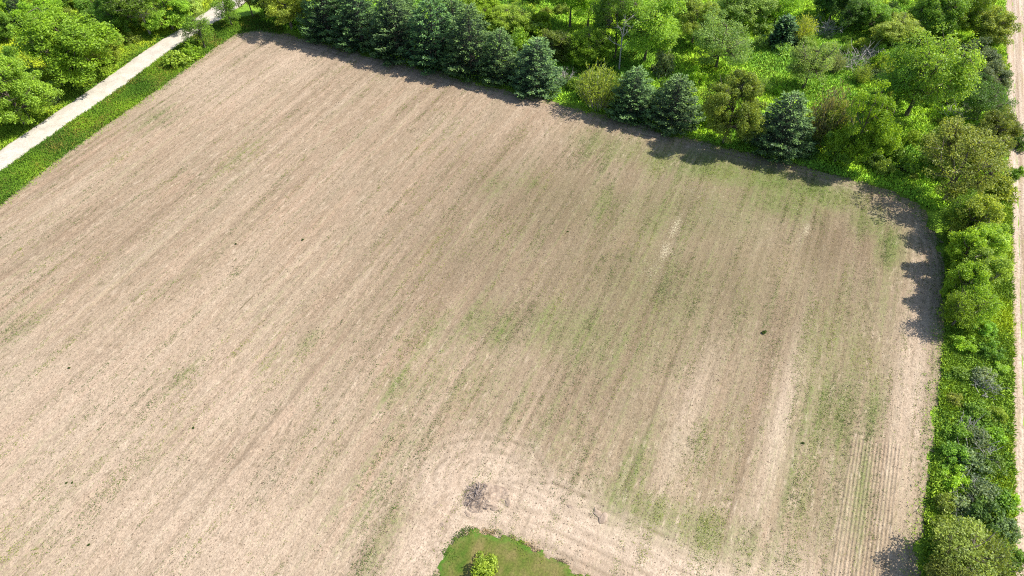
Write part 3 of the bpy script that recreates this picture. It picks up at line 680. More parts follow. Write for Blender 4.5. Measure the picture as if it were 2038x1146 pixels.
def plant(kind, bx, by, hm, wm, tint, label, group=None, var=None, rz=None, xy=None):
    p = ground(bx, by) if xy is None else xy
    base_kind = kind
    if kind in ('dec', 'oak', 'open') and wm > 8.2: kind = kind + '_big'
    ps = proto(kind); _cnt[kind] = _cnt.get(kind, 0) + 1
    pr = ps[(var if var is not None else _cnt[kind]) % len(ps)]
    H0, R0 = DIM[kind]; sx = wm / 2 / R0; sz = hm / H0
    t = thing(NAME[base_kind], label, CAT[base_kind], (p[0], p[1], -.05), rng.random() * 6.28 if rz is None else rz, (sx, sx, sz), group)
    col = np.array(TINT[tint]) * (1.55 if kind in ('spruce', 'narrow') else 1.68) * (1 + rng.normal(0, .13)) * (1 + rng.normal(0, .04, 3)); col = np.clip(col, .01, .6)
    if kind in ('bare', 'brush'):
        link('limbs' if kind == 'bare' else 'twigs', pr, t)
    else:
        wood, leaf = pr
        link('stems' if kind in ('shrub', 'rod') else 'trunk', wood, t)
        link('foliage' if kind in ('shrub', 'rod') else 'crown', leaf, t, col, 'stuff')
    placed.append((p[0], p[1], wm / 2)); return t

def height_to(bx, by, ty):
    p = ground(bx, by); lo, hi = .2, 45.
    for _ in range(40):
        m = (lo + hi) / 2
        if project(p[0], p[1], m)[1] > ty: lo = m
        else: hi = m
    return lo
def wide(bx, by, wpx):
    p = ground(bx, by); return 1.08 * wpx * project(p[0], p[1], 3)[2] / F_PX
def P(kind, bx, by, ty, wpx, tint, label, group=None, **kw):
    if kind in ('dec', 'oak', 'open', 'rod') and (bx > 1650 or bx < 300):
        for _ in range(3):
            h_ = height_to(bx, by, ty); p_ = ground(bx, by)
            if _ == 0: bx0 = bx
            bx = bx0 - (.85 if bx0 > 1000 else .3) * (project(p_[0], p_[1], .55 * h_)[0] - bx)
    return plant(kind, bx, by, height_to(bx, by, ty), wide(bx, by, wpx), tint, label, group, **kw)

# --- the spruce row along the far edge of the field
g = 'spruces in the row along the far field edge'
P('spruce', 655, 72, -45, 100, 'spruce', 'first dark spruce at the left end of the row, beside the golden-green tree', g)
P('spruce', 722, 88, -38, 104, 'spruce', 'second spruce from the left end of the row along the field edge', g)
P('spruce', 792, 106, -20, 108, 'blue', 'third spruce from the left end of the row, blue-green with pale tips', g)
P('spruce', 866, 124, -8, 112, 'spruce', 'fourth spruce of the field-edge row, broad and dense in its middle', g)
P('spruce', 938, 143, 14, 104, 'spruce', 'fifth spruce of the field-edge row, dark with light branch tips', g)
P('spruce', 996, 158, 50, 82, 'spruce', 'narrower sixth spruce of the row, next to its right end', g)
P('spruce', 1066, 176, 74, 100, 'blue', 'short broad blue-green spruce closing the right end of the row', g)
g = 'spruces standing behind the field-edge row'
P('spruce', 690, 48, -70, 90, 'darkspruce', 'dark spruce behind the first two of the row, cut by the top edge', g)
P('spruce', 800, 70, -50, 92, 'spruce', 'dark spruce behind the third and fourth of the row, at the top edge', g)
P('spruce', 905, 100, -8, 88, 'spruce', 'dark spruce in the second line, behind the fifth of the row', g)
g = 'single spruces right of the row'
P('spruce', 1256, 230, 138, 92, 'blue', 'blue-green spruce left of its twin by the round yellow-green bush', g)
P('spruce', 1336, 248, 143, 96, 'blue', 'blue-green spruce right of its twin, left of the tall olive tree', g)
P('spruce', 1545, 298, 184, 118, 'blue', 'broad pale blue-green spruce between the olive tree and the brown bush', g)
P('narrow', 1485, 187, 146, 24, 'darkspruce', 'narrow almost black young conifer right above the olive tree')
P('narrow', 1552, 92, 32, 44, 'darkspruce', 'small dark pointed conifer in the clearing under the top trees')
# --- trees of the far edge
P('dec', 582, 58, -40, 108, 'gold', 'golden-green leafy tree at the left end of the spruce row')
P('rod', 1190, 212, 128, 96, 'olive', 'round fine-stemmed yellow-green bush left of the twin spruces')
P('oak', 1440, 284, 146, 104, 'olive', 'tall olive-green leafy tree at the field edge with shadow on the field')
P('rod', 1632, 285, 178, 92, 'brown', 'brownish fine-stemmed bush between broad spruce and bright tree')
P('open', 1640, 300, 205, 60, 'olive', 'thin tree with bare leaning trunk in front of the brownish bush', rz=0.4)
P('oak', 1716, 328, 176, 104, 'bright', 'bright green dense leafy tree at the field edge, right of the brownish bush')
P('oak', 1672, 322, 262, 64, 'mid', 'lower leafy tree half in the shade of the bright tree at the field edge')
P('shrub', 1600, 310, 280, 50, 'dark', 'dark shrub at the field edge right of the broad pale spruce')
# --- clearing and woods behind
P('open', 1424, 136, 26, 112, 'pale', 'thin-leaved tree with forked dark trunk standing in the grass clearing')
P('open', 1597, 176, 82, 96, 'pale', 'small airy pale-green tree with slanting trunk above the brownish bush')
P('tall', 1282, 122, -30, 130, 'lime', 'large lime-green tree with slanting dark trunk left of the clearing', var=0, rz=0.2)
P('tall', 1222, 118, -40, 92, 'mid', 'tall tree with forked dark trunk behind the bare grey tree', var=2)
P('bare', 1232, 138, 28, 62, 'grey', 'bare grey dead tree in front of the forked trunk')
P('tall', 1134, 56, -110, 110, 'bright', 'tall tree with two dark trunks behind the round leafy tree, cut by top edge', var=0)
P('dec', 1168, 128, 52, 92, 'bright', 'round bright leafy tree behind the yellow-green fine-stemmed bush')
P('open', 1170, 58, -60, 90, 'bright', 'leafy tree with thin trunk at the top edge left of the lime-green tree')
P('dec', 1376, 88, -12, 78, 'olive', 'dark olive tree at the top edge right of the lime-green tree')
P('dec', 1472, 56, -40, 120, 'pale', 'wide pale-green tree at the top edge above the clearing')
P('open', 1540, 48, -30, 74, 'bright', 'light green tree at the top edge above the small pointed conifer')
P('rod', 1590, 88, 28, 56, 'gold', 'yellow-green feathery bush right of the small pointed conifer')
P('dec', 1104, 118, 60, 76, 'olive', 'dull olive tree behind the right end of the spruce row')
P('dec', 1010, 62, 8, 90, 'lime', 'low lime-green tree behind the middle of the spruce row')
P('oak', 960, 46, -20, 84, 'bright', 'light green tree behind the fifth spruce, at the top edge')
P('bare', 922, 12, -40, 50, 'grey', 'bare grey stump of a tree at the top edge behind the spruce row')
P('shrub', 1060, 72, 40, 70, 'bright', 'bright low shrub between the olive tree and the lime-green low tree')
P('open', 1840, 232, 60, 160, 'lime', 'large lime-green tree with dark slanting trunk at upper right', var=3, rz=-0.3)
P('open', 1800, 226, 92, 110, 'mid', 'darker green tree overlapping the left side of the large lime-green tree', var=1, rz=0.2)
P('dec', 1700, 56, -22, 84, 'dark', 'dark shaded tree at the top edge right of the bare brush')  # dark leaf tint puts the shade of this thicket into the colour
P('dec', 1650, 40, -40, 70, 'dark', 'dark tree at the top edge over the bare grey brush')  # leaf colour darkened for shade, like the tree to its right
P('dec', 1785, 92, 28, 96, 'olive', 'olive tree behind the top of the large lime-green tree')
P('dec', 1860, 74, -35, 96, 'mid', 'leafy green tree at the top edge behind the large lime-green tree')
P('dec', 1912, 70, -30, 84, 'bright', 'fresh green tree at the top edge near the farm track')
P('oak', 1740, 66, 0, 74, 'mid', 'mid-green tree between the dark tree and the olive tree near the top edge')
P('oak', 1980, 92, 20, 72, 'olive', 'olive tree leaning over the farm track near the top edge')
P('dec', 1962, 50, -20, 44, 'lime', 'small lime-green tree at the top edge beside the farm track')
P('dec', 1945, 150, 86, 74, 'grey', 'grey-green tree beside the farm track below the olive tree')
P('oak', 1968, 196, 130, 62, 'grey', 'smaller grey-green tree beside the farm track, halfway to the leaning dark tree')
P('open', 1962, 238, 158, 96, 'dark', 'dark tree leaning out over the farm track', var=1, rz=-0.2)
P('oak', 1975, 318, 222, 98, 'olive', 'bushy olive tree at the field corner beside the farm track')
P('open', 1915, 400, 268, 165, 'olive', 'wide sprawling tree with dark limbs at the field corner', var=3, rz=2.6)
P('open', 1872, 330, 268, 92, 'olive', 'low olive tree behind the sprawling corner tree')
P('shrub', 1985, 388, 345, 70, 'olive', 'olive shrub on the bank between sprawling tree and farm track')
P('shrub', 2024, 292, 262, 40, 'dark', 'dark round shrub on the far side of the farm track')
P('shrub', 2018, 350, 325, 34, 'mid', 'small leafy shrub at the edge of the farm track near the field corner')
# --- hedge down the right side
for i, (bx, by, h, w, t, lab) in enumerate([
        (1910, 482, 8.4, 6.6, 'lime', 'topmost of the bright hedge trees, just below the field corner'), (1926, 525, 7.6, 5.8, 'lime', 'second bright hedge tree from the field corner, on the track side'),
        (1897, 540, 7.6, 5.8, 'bright', 'bright hedge tree on the field side, second from the field corner'), (1924, 585, 7.4, 6.2, 'lime', 'third bright hedge tree on the track side, midway down the row'),
        (1895, 600, 7.0, 5.6, 'bright', 'bright hedge tree on the field side, third from the field corner'), (1922, 642, 6.4, 5.8, 'bright', 'lower bright hedge tree on the track side'),
        (1893, 648, 6.6, 5.6, 'bright', 'lowest bright hedge tree on the field side with feathery shadow'), (1888, 462, 7.6, 5.6, 'mid', 'darker hedge tree on the field side at the corner')]):
    plant('oak' if i not in (5, 6, 7) else 'open', bx, by, h, w, t, lab, 'bright trees of the right-hand hedge')
plant('open', 1895, 1135, 6.0, 7.6, 'feather', 'olive fine-leaved tree at the lower right corner of the hedge')
plant('rod', 1945, 1125, 4.0, 6.6, 'feather', 'fine-stemmed olive bush beside the lowest hedge tree')
plant('open', 1862, 1160, 5.2, 4.8, 'feather', 'lowest hedge tree at the bottom edge, casting a fan shadow on the field')
hs = [(1915, 690, 'bright', 2.8), (1965, 700, 'mid', 2.6), (1990, 740, 'lime', 2.2), (1910, 745, 'mid', 2.4), (1955, 760, 'grey', 3.0), (1900, 800, 'olive', 2.0), (1940, 820, 'mid', 2.4), (1985, 830, 'lime', 2.0),
      (1905, 870, 'mid', 2.6), (1945, 880, 'grey', 2.8), (1890, 915, 'mid', 3.0), (1930, 930, 'grey', 3.4), (1975, 930, 'mid', 2.6), (1900, 965, 'bright', 2.8), (1945, 985, 'grey', 3.4), (1985, 1000, 'mid', 3.0),
      (1880, 1010, 'olive', 2.4), (1915, 1020, 'grey', 3.0), (1955, 1035, 'dark', 3.4), (2005, 1000, 'bright', 2.2), (1875, 1060, 'olive', 2.6), (1925, 1065, 'mid', 3.0), (1995, 1060, 'grey', 2.6), (2015, 1110, 'mid', 2.4), (1975, 870, 'bright', 2.2), (1960, 660, 'mid', 2.6)]
for i, (bx, by, t, w) in enumerate(hs):
    seen = {'bright': 'bright green', 'mid': 'mid-green', 'lime': 'yellow-green', 'grey': 'grey-green', 'olive': 'olive', 'dark': 'dark green'}[t]
    side = 'on the field side' if bx < 1925 else ('in the middle' if bx < 1970 else 'on the track side')
    part = 'below the bright hedge trees' if by < 780 else ('halfway down the low hedge' if by < 960 else 'above the lowest hedge trees')
    near = sorted(q for q in hs if q[2] == t and (q[0] < 1925) == (bx < 1925) and (q[0] < 1970) == (bx < 1970) and (0 if q[1] < 780 else 1 if q[1] < 960 else 2) == (0 if by < 780 else 1 if by < 960 else 2)) 
    ys = sorted(q[1] for q in near)
    order = '' if len(ys) == 1 else ('upper ' if by == ys[0] else 'lower ' if by == ys[-1] else 'middle ')
    plant('shrub', bx, by, w * rng.uniform(.55, .8), w * 1.25, t, f'{order}{seen} shrub {part}, {side}', 'low shrubs of the right-hand hedge')
for bx, by, h, w, lab in [(1955, 775, 1.6, 3.2, 'grey leafless brush in the hedge below the bright trees'), (1925, 855, 1.5, 3.0, 'grey leafless brush with a white branch halfway down the low hedge'), (1950, 905, 1.8, 3.4, 'grey twiggy brush in the middle of the low hedge'),
                          (1898, 1008, 1.3, 3.0, 'whitish bare brush on the field side of the low hedge'), (1925, 975, 1.6, 3.2, 'tangled grey brush between the grey-green shrubs of the low hedge'),
                          (1905, 232, 1.8, 5.0, 'fallen grey branches under the large lime-green tree'), (1640, 62, 3.0, 6.5, 'bare grey brush in the shade at the top edge'), (1722, 118, 3.0, 6.0, 'pale leafless brush left of the large lime-green tree'),
                          (1690, 132, 2.4, 5.0, 'bare whitish twigs in the grey-green scrub of the clearing'), (100, 178, 1.2, 4.0, 'brown dead brush at the roadside below the big roadside tree'), (1126, 160, 2.2, 4.5, 'dry tan stalks right of the spruce row')]:
    plant('brush', bx, by, h, w, 'grey', lab)
# --- beyond the road, upper left
P('oak', 158, 160, 12, 172, 'bright', 'big round leafy tree beside the gravel road at upper left')
P('dec', 205, 118, 62, 84, 'lime', 'smaller lime-green tree on the right flank of the big roadside tree')
P('oak', 38, 248, 122, 128, 'lime', 'large yellow-green tree at the left edge beside the gravel road')
P('dec', 10, 200, 110, 100, 'bright', 'leafy tree cut by the left edge behind the yellow-green tree')
P('tall', 300, 70, -75, 104, 'mid', 'tall tree with pale leaning trunk beside the gravel road', var=1, rz=0.0)
P('oak', 345, 60, -28, 92, 'lime', 'bright yellow-green tree right of the pale leaning trunk')
P('dec', 385, 45, -25, 62, 'pale', 'pale-green tree behind the road, left of the sunlit gravel patch')
P('dec', 250, 66, -30, 86, 'mid', 'shaded mid-green tree left of the pale leaning trunk')
P('dec', 205, 50, -20, 80, 'mid', 'mid-green tree behind the big roadside tree, at the top edge')
P('spruce', 52, 54, -30, 40, 'darkspruce', 'dark conifer in the thicket at the upper left corner')
P('dec', 88, 60, 0, 72, 'bright', 'bright tree behind the big roadside tree, right of the dark conifer')
P('dec', 8, 82, 12, 56, 'mid', 'mid-green tree cut by the left edge above the meadow')
P('dec', 20, 30, -40, 70, 'bright', 'bright tree in the very corner at upper left')
P('dec', 130, 20, -50, 80, 'mid', 'leafy tree at the top edge right of the corner thicket')
P('shrub', 26, 114, 86, 40, 'mid', 'low bush alone in the yellow-green meadow at the left edge')
P('shrub', 100, 180, 160, 44, 'mid', 'low shrub at the foot of the big roadside tree')
P('shrub', 112, 206, 190, 24, 'grey', 'small grey-green shrub on the grassy road bank')
P('open', 408, 96, 30, 60, 'mid', 'small airy tree between road and field, shading the gravel')
P('shrub', 358, 126, 92, 62, 'lime', 'round lime-green bush on the verge below the small airy tree')
P('shrub', 388, 112, 84, 40, 'bright', 'bright bush at the foot of the small airy tree')
P('open', 462, 52, -20, 50, 'mid', 'airy tree over the far bend of the gravel road at the top edge')
P('open', 504, 34, -60, 46, 'olive', 'thin tree with pale bent trunk left of the golden-green tree')
P('dec', 540, 30, -50, 60, 'dark', 'dark shaded tree behind the golden-green tree')  # shade behind the golden-green tree, painted as a dark leaf colour
P('shrub', 62, 150, 132, 30, 'dark', 'dark shrub in the meadow left of the big roadside tree')
# --- the lawn bush
plant('shrub', 962, 1139, 2.5, 3.5, 'gold', 'round yellow-green bush on the lawn corner at the bottom', var=2)
# --- filler undergrowth in the woods, in countable shrubs
anchors = [(45, 240, 'the yellow-green tree at the left edge'), (158, 160, 'the big roadside tree'), (52, 54, 'the dark conifer at upper left'), (26, 114, 'the meadow bush at the left edge'), (250, 66, 'the shaded tree at upper left'), (300, 70, 'the pale leaning trunk'), (205, 50, 'the tree over the big roadside tree'),
           (960, 46, 'the light tree behind the spruces'), (1010, 62, 'the low lime tree behind the spruces'), (1104, 118, 'the dull olive tree by the spruce row'), (1168, 128, 'the round bright tree'), (1134, 56, 'the two dark trunks'), (1232, 138, 'the bare grey tree'),
           (1282, 122, 'the big lime-green tree'), (1376, 88, 'the dark olive tree at the top'), (1424, 136, 'the forked tree in the clearing'), (1552, 92, 'the pointed conifer'), (1485, 187, 'the narrow black conifer'), (1597, 176, 'the airy tree in the clearing'), (1650, 62, 'the bare brush at the top'),
           (1690, 132, 'the whitish twigs in the clearing'), (1700, 56, 'the dark tree at the top'), (1785, 92, 'the olive tree at upper right'), (1830, 230, 'the large lime-green tree'), (1905, 232, 'the fallen grey branches'), (1945, 150, 'the grey-green tree by the track'), (1962, 238, 'the leaning dark tree'), (1872, 330, 'the low olive tree at the corner'), (1935, 385, 'the sprawling corner tree'),
           (1860, 74, 'the leafy tree at the upper right edge'), (1190, 212, 'the yellow-green fine bush'), (1300, 240, 'the twin spruces'), (1440, 284, 'the tall olive tree at the field'), (1545, 298, 'the broad pale spruce'), (1632, 285, 'the brownish bush'), (1716, 328, 'the bright tree at the field')]
fill_zones = [
    ('shrubs beyond the gravel road', [(0, 0), (330, 0), (330, 50), (150, 165), (0, 225)], 40, ('bright', 'mid', 'lime', 'olive')),
    ('shrubs behind the spruce row', [(860, 0), (1240, 0), (1240, 125), (1100, 140), (980, 100), (880, 40)], 34, ('bright', 'lime', 'mid', 'olive')),
    ('shrubs of the clearing', [(1290, 0), (1680, 0), (1680, 200), (1500, 200), (1300, 140)], 30, ('mid', 'pale', 'grey', 'bright')),
    ('shrubs of the upper right wood', [(1680, 0), (1990, 0), (1990, 330), (1800, 330), (1680, 180)], 72, ('mid', 'grey', 'dark', 'bright', 'olive', 'lime')),
    ('shrubs along the far field edge', [(1110, 186), (1700, 325), (1870, 392), (1880, 350), (1650, 270), (1120, 150)], 32, ('dark', 'mid', 'olive', 'bright')),
]
TW = {'bright': 'bright green', 'mid': 'mid-green', 'lime': 'yellow-green', 'grey': 'grey-green', 'olive': 'olive', 'dark': 'dark green', 'pale': 'pale green'}
taken = set()
openings = [[(1310, 80), (1400, 75), (1500, 110), (1580, 110), (1700, 150), (1700, 200), (1500, 175), (1330, 150)], [(1590, 0), (1660, 0), (1640, 30), (1580, 40)], [(0, 60), (70, 70), (80, 140), (0, 150)], [(860, 10), (1080, 15), (1060, 50), (900, 40)]]
for grp, poly, n, tints in fill_zones:
    poly = np.array(poly, float); k = 0; tries = 0
    while k < n and tries < 8000:
        tries += 1
        q = rng.uniform(poly.min(0), poly.max(0))
        if not inside(q[None], poly)[0]: continue
        if any(inside(q[None], np.array(c_, float))[0] and rng.random() < .92 for c_ in openings): continue
        w = rng.uniform(1.8, 5.2); xy = ground(*q); kd = 'shrub' if rng.random() < .82 else 'rod'; tt = tints[rng.integers(len(tints))]
        if any(math.hypot(xy[0] - a, xy[1] - b) < .45 * c + .35 * w for a, b, c in placed): continue
        if seg_dist(xy[:1], xy[1:], road_c)[0][0] < 5: continue
        an_ = min(anchors, key=lambda A_: math.hypot(A_[0] - q[0], 1.6 * (A_[1] - q[1]))); dx, dy = q[0] - an_[0], 1.6 * (q[1] - an_[1])
        rel = ('right of' if dx > 0 else 'left of') if abs(dx) > abs(dy) else ('in front of' if dy > 0 else 'behind')
        lab = f"{'small' if w < 2.5 else 'mid-sized' if w < 3.6 else 'broad'} {TW[tt]} {'feathery bush' if kd == 'rod' else 'shrub'} {rel} {an_[2]}"
        if lab in taken: continue
        taken.add(lab); plant(kd, 0, 0, w * rng.uniform(.6, 1.15), w, tt, lab, grp, xy=xy); k += 1

# ---------------------------------------------------------------- grasses and ground cover (uncountable)
def grass(name, label, px_poly, n, h, wd, color, blades=4, mask=None, spread=.16, lean=1.3, world_poly=None, seed=0, off=-.04, kindlbl='grass', leafy=False, patch=.0):
    r = np.random.default_rng(900 + seed); poly = np.array(world_poly if world_poly is not None else G(px_poly))
    lo, hi = poly.min(0), poly.max(0); A = []
    tot = 0
    while tot < n:
        q = r.uniform(lo, hi, (n * 2, 2)); q = q[inside(q, poly)]
        if mask is not None: q = q[mask(q, r)]
        if patch: q = q[fbm(q[:, 0] * .25, q[:, 1] * .25, 930 + seed) + r.normal(0, .08, len(q)) > patch]
        A.append(q); tot += len(q)
        if len(A) > 30: break
    q = np.vstack(A)[:n]; n = len(q)
    hh = h * (.5 + fbm(q[:, 0] * .4, q[:, 1] * .4, 940 + seed)) * r.uniform(.6, 1.3, n)
    zone = fbm(q[:, 0] * .15, q[:, 1] * .15, 950 + seed); ti = np.repeat(np.arange(n), blades); m = len(ti)
    P0 = np.concatenate([q[ti] + r.normal(0, spread, (m, 2)), np.full((m, 1), off)], 1)
    a = r.random(m) * 6.283; D = np.stack([np.cos(a) * lean * r.random(m), np.sin(a) * lean * r.random(m), np.ones(m)], 1)
    if leafy: D[:, 2] *= r.uniform(.1, .7, m); P0[:, 2] += hh[ti] * r.random(m) * .8
    L = hh[ti] * r.uniform(.7, 1.2, m)
    V, Fq = leaf_quads(P0, D, r.normal(0, 1, (m, 3)) + ([0, 0, 1.0] if leafy else [0, 0, .0]), L, wd * r.uniform(.7, 1.4, m))
    tone = np.clip((zone[ti] - .5) * 2.2 + .45 + r.normal(0, .16, m), 0, 1)
    o = link(name, mesh_from(name, V, Fq, {'tone': tone}, M_grass), color=color, kind='stuff')
    return tag(o, label, kindlbl)
def off_road(q, r): return seg_dist(q[:, 0], q[:, 1], road_c)[0] > 2.45 + r.random(len(q)) * .5
def off_field(q, r):
    return ~(inside(q, field_poly) & (seg_dist(q[:, 0], q[:, 1], field_poly)[0] > .2 + 1.0 * r.random(len(q)) ** 2))
both = lambda q, r: off_road(q, r) & off_field(q, r)
grass('verge_grass', 'dense green grass verge between gravel road and field', [(-200, 470), (0, 338), (225, 184), (330, 106), (430, 45), (560, 20), (560, 70), (470, 66), (350, 152), (190, 264), (0, 410), (-200, 560)], 42000, .42, .10, (0.122, 0.27, 0.0242), mask=both, seed=1)
grass('dry_verge_grass', 'paler yellowish grass tips scattered over the verge by the gravel road', [(-200, 470), (0, 338), (225, 184), (330, 106), (430, 45), (560, 20), (560, 70), (470, 66), (350, 152), (190, 264), (0, 410), (-200, 560)], 5000, .5, .09, (.2, .23, .05), mask=both, seed=21, patch=.5)
grass('roadside_grass', 'green grass bank along the far side of the gravel road', [(-200, 400), (0, 305), (210, 165), (330, 75), (300, 60), (180, 130), (0, 250), (-200, 340)], 16000, .42, .10, (0.18, 0.381, 0.0391), mask=both, seed=2)
grass('meadow_grass', 'yellow-green meadow grass between the trees at upper left', [(-60, 0), (480, 0), (330, 70), (0, 300), (-60, 300)], 34000, .55, .13, (0.288, 0.468, 0.0406), mask=both, seed=3)
grass('clearing_grass', 'lush green grass of the woods and the clearing at the top', [(520, -25), (2000, -25), (2000, 410), (1860, 420), (1780, 378), (1460, 296), (1100, 196), (800, 120), (520, 45)], 110000, .6, .15, (0.331, 0.7, 0.0715), mask=off_field, blades=3, seed=4)
grass('woodland_herbs', 'leafy low herbs covering the ground of the woods', [(900, -25), (2000, -25), (2000, 400), (1860, 410), (1780, 374), (1460, 290), (1100, 190), (900, 100)], 42000, .34, .2, (0.198, 0.371, 0.0445), mask=off_field, blades=4, leafy=True, seed=5, patch=.5)
grass('hedge_grass', 'bright green grass and weeds filling the right-hand hedge strip', [(1880, 420), (2012, 380), (2020, 1600), (1838, 1600), (1842, 1040), (1868, 840), (1884, 640)], 42000, .5, .11, (0.279, 0.495, 0.0396), mask=off_field, blades=4, seed=6)
grass('hedge_herbs', 'leafy weeds among the shrubs of the right-hand hedge', [(1885, 640), (2008, 640), (2020, 1600), (1842, 1600), (1846, 1040), (1870, 840)], 13000, .34, .18, (0.189, 0.368, 0.0462), mask=off_field, blades=5, leafy=True, seed=7, patch=.46)
grass('lawn_grass', 'short mown grass of the lawn corner', None, 11000, .08, .05, (0.12, 0.135, 0.03), world_poly=lawn_poly, blades=3, off=.1, seed=8, patch=.5, mask=lambda q, r: seg_dist(q[:, 0], q[:, 1], lawn_poly)[0] > .8)
grass('lawn_edge_weeds', 'patchy dark green weeds along the lawn edge', None, 1300, .15, .07, (.09, .17, .025), world_poly=lawn_poly, blades=5, off=.05, seed=9, leafy=True, mask=lambda q, r: (seg_dist(q[:, 0], q[:, 1], lawn_poly)[0] < .2 + 1.6 * r.random(len(q)) ** 2) & (fbm(q[:, 0] * .7, q[:, 1] * .7, 33) > .54))
grass('dry_lawn_edge', 'pale dry grass clumps along the lawn edge', None, 1000, .16, .07, (.36, .31, .2), world_poly=lawn_poly, blades=5, off=.04, seed=10, mask=lambda q, r: (seg_dist(q[:, 0], q[:, 1], lawn_poly)[0] < .7) & (fbm(q[:, 0] * .9, q[:, 1] * .9, 34) > .55) & (q[:, 0] > -17))
grass('edge_weeds', 'low weeds creeping into the field along its edges', None, 6500, .24, .08, (0.174, 0.332, 0.042), world_poly=field_poly, blades=4, off=.0, seed=11, leafy=True, mask=lambda q, r: (seg_dist(q[:, 0], q[:, 1], field_poly)[0] < .1 + 2.4 * r.random(len(q)) ** 3) & (q[:, 1] > 5))
# seedlings, clods and straw of the field
def in_view(q): 
    px, py, d = project(q[:, 0], q[:, 1]); return (px > -80) & (px < IMW + 40) & (py > -20) & (py < IMH + 60)
def seed_mask(q, r):
    g_ = sample(green, q[:, 0], q[:, 1]) + (fbm(q[:, 0] * 1.6, q[:, 1] * .09, 67) - .5) * 2.6 + (fbm(q[:, 0] * .8, q[:, 1] * .3, 66) - .5) * .8
    return (r.random(len(q)) < np.clip((g_ - .2) * .8, 0.006, 1)) & in_view(q)
grass('weed_seedlings', 'tiny green weed seedlings coming up in streaks across the field', None, 60000, .10, .06, (.12, .19, .045), world_poly=field_poly, blades=3, off=.03, seed=12, leafy=True, spread=.1, mask=seed_mask)
r = np.random.default_rng(5)
q = r.uniform((fx0, fy0), (fx1, fy1), (260000, 2)); q = q[inside(q, field_poly) & in_view(q)]
dens = .3 + .7 * smooth(.42, .65, fbm(q[:, 0] * .8, q[:, 1] * .06, 91)) + 1.2 * sample(moist, q[:, 0], q[:, 1]) * smooth(.45, .6, fbm(q[:, 0] * .3, q[:, 1] * .1, 92))
q = q[r.random(len(q)) < dens * .45][:42000]; n = len(q)
oct_ = np.array([(1, 0, 0), (-1, 0, 0), (0, 1, 0), (0, -1, 0), (0, 0, .8), (0, 0, -.5)]); of = np.array([(0, 2, 4), (2, 1, 4), (1, 3, 4), (3, 0, 4)])
sz = .035 + .05 * r.random(n) ** 3 + .05 * (r.random(n) < .03)
V = oct_[None] * (sz[:, None, None] * r.uniform(.6, 1.3, (n, 6, 1))); a = r.random(n) * 6.28
V = np.stack([V[..., 0] * np.cos(a)[:, None] - V[..., 1] * np.sin(a)[:, None], V[..., 0] * np.sin(a)[:, None] + V[..., 1] * np.cos(a)[:, None], V[..., 2]], -1)
V += np.concatenate([q, sample(fz, q[:, 0], q[:, 1])[:, None] + .03], 1)[:, None]
tag(link('soil_clods', mesh_from('soil_clods', V.reshape(-1, 3), (of[None] + np.arange(n)[:, None, None] * 6).reshape(-1, 3), None, M_clod), kind='stuff'), 'small brown clods of earth strewn over the field', 'soil')
q = r.uniform((fx0, fy0), (fx1, fy1), (300000, 2)); q = q[inside(q, field_poly) & in_view(q)]
q = q[r.random(len(q)) < .22 + 2.2 * sample(straw, q[:, 0], q[:, 1])][:70000]; n = len(q)
a = r.random(n) * 6.28; D = np.stack([np.cos(a), np.sin(a), r.normal(0, .12, n)], 1)
V, Fq = leaf_quads(np.concatenate([q, sample(fz, q[:, 0], q[:, 1])[:, None] + .05], 1), D, r.normal(0, .3, (n, 3)) + [0, 0, 1], r.uniform(.12, .34, n), r.uniform(.02, .045, n))
tag(link('straw_residue', mesh_from('straw_residue', V, Fq, None, M_straw), kind='stuff'), 'pale bits of straw and stalks lying on the field', 'straw')

# ---------------------------------------------------------------- single weeds in the field
weed_me = shrub(700, H=.5, R=.42, ncl=16, lpc=26, leaf=.16, crad=.36)
for bx, by, s, lab in [(1520, 662, 1.5, 'largest dark weed tuft, alone on the pinkish right part of the field'), (603, 478, 1.2, 'dark green weed in the upper left of the field, on a furrow'), (470, 486, 1.0, 'long dark weed tuft in a furrow at upper left'), (1130, 461, .9, 'small dark weed in the grey-brown middle of the field'), (138, 733, 1.0, 'dark weed on a furrow in the lower left field'), (385, 852, .9, 'small dark weed in the lower left middle of the field'), (133, 961, .8, 'left one of two dark weeds side by side at lower left'), (144, 961, .8, 'right one of two dark weeds side by side at lower left'), (177, 1085, .9, 'small dark weed close to the bottom left corner'), (1598, 882, 1.1, 'green weed tuft beside the pale strip at lower right')]:
    p = ground(bx, by); t = thing('weed', lab, 'weed', (p[0], p[1], float(sample(fz, p[:1], p[1:])[0]) + .02), rng.random() * 6, (s * .5 if s > 1.3 else s * .36,) * 3, 'single weeds dotted over the field')
    link('stems', weed_me[0], t); link('foliage', weed_me[1], t, (.07, .12, .03), 'stuff')

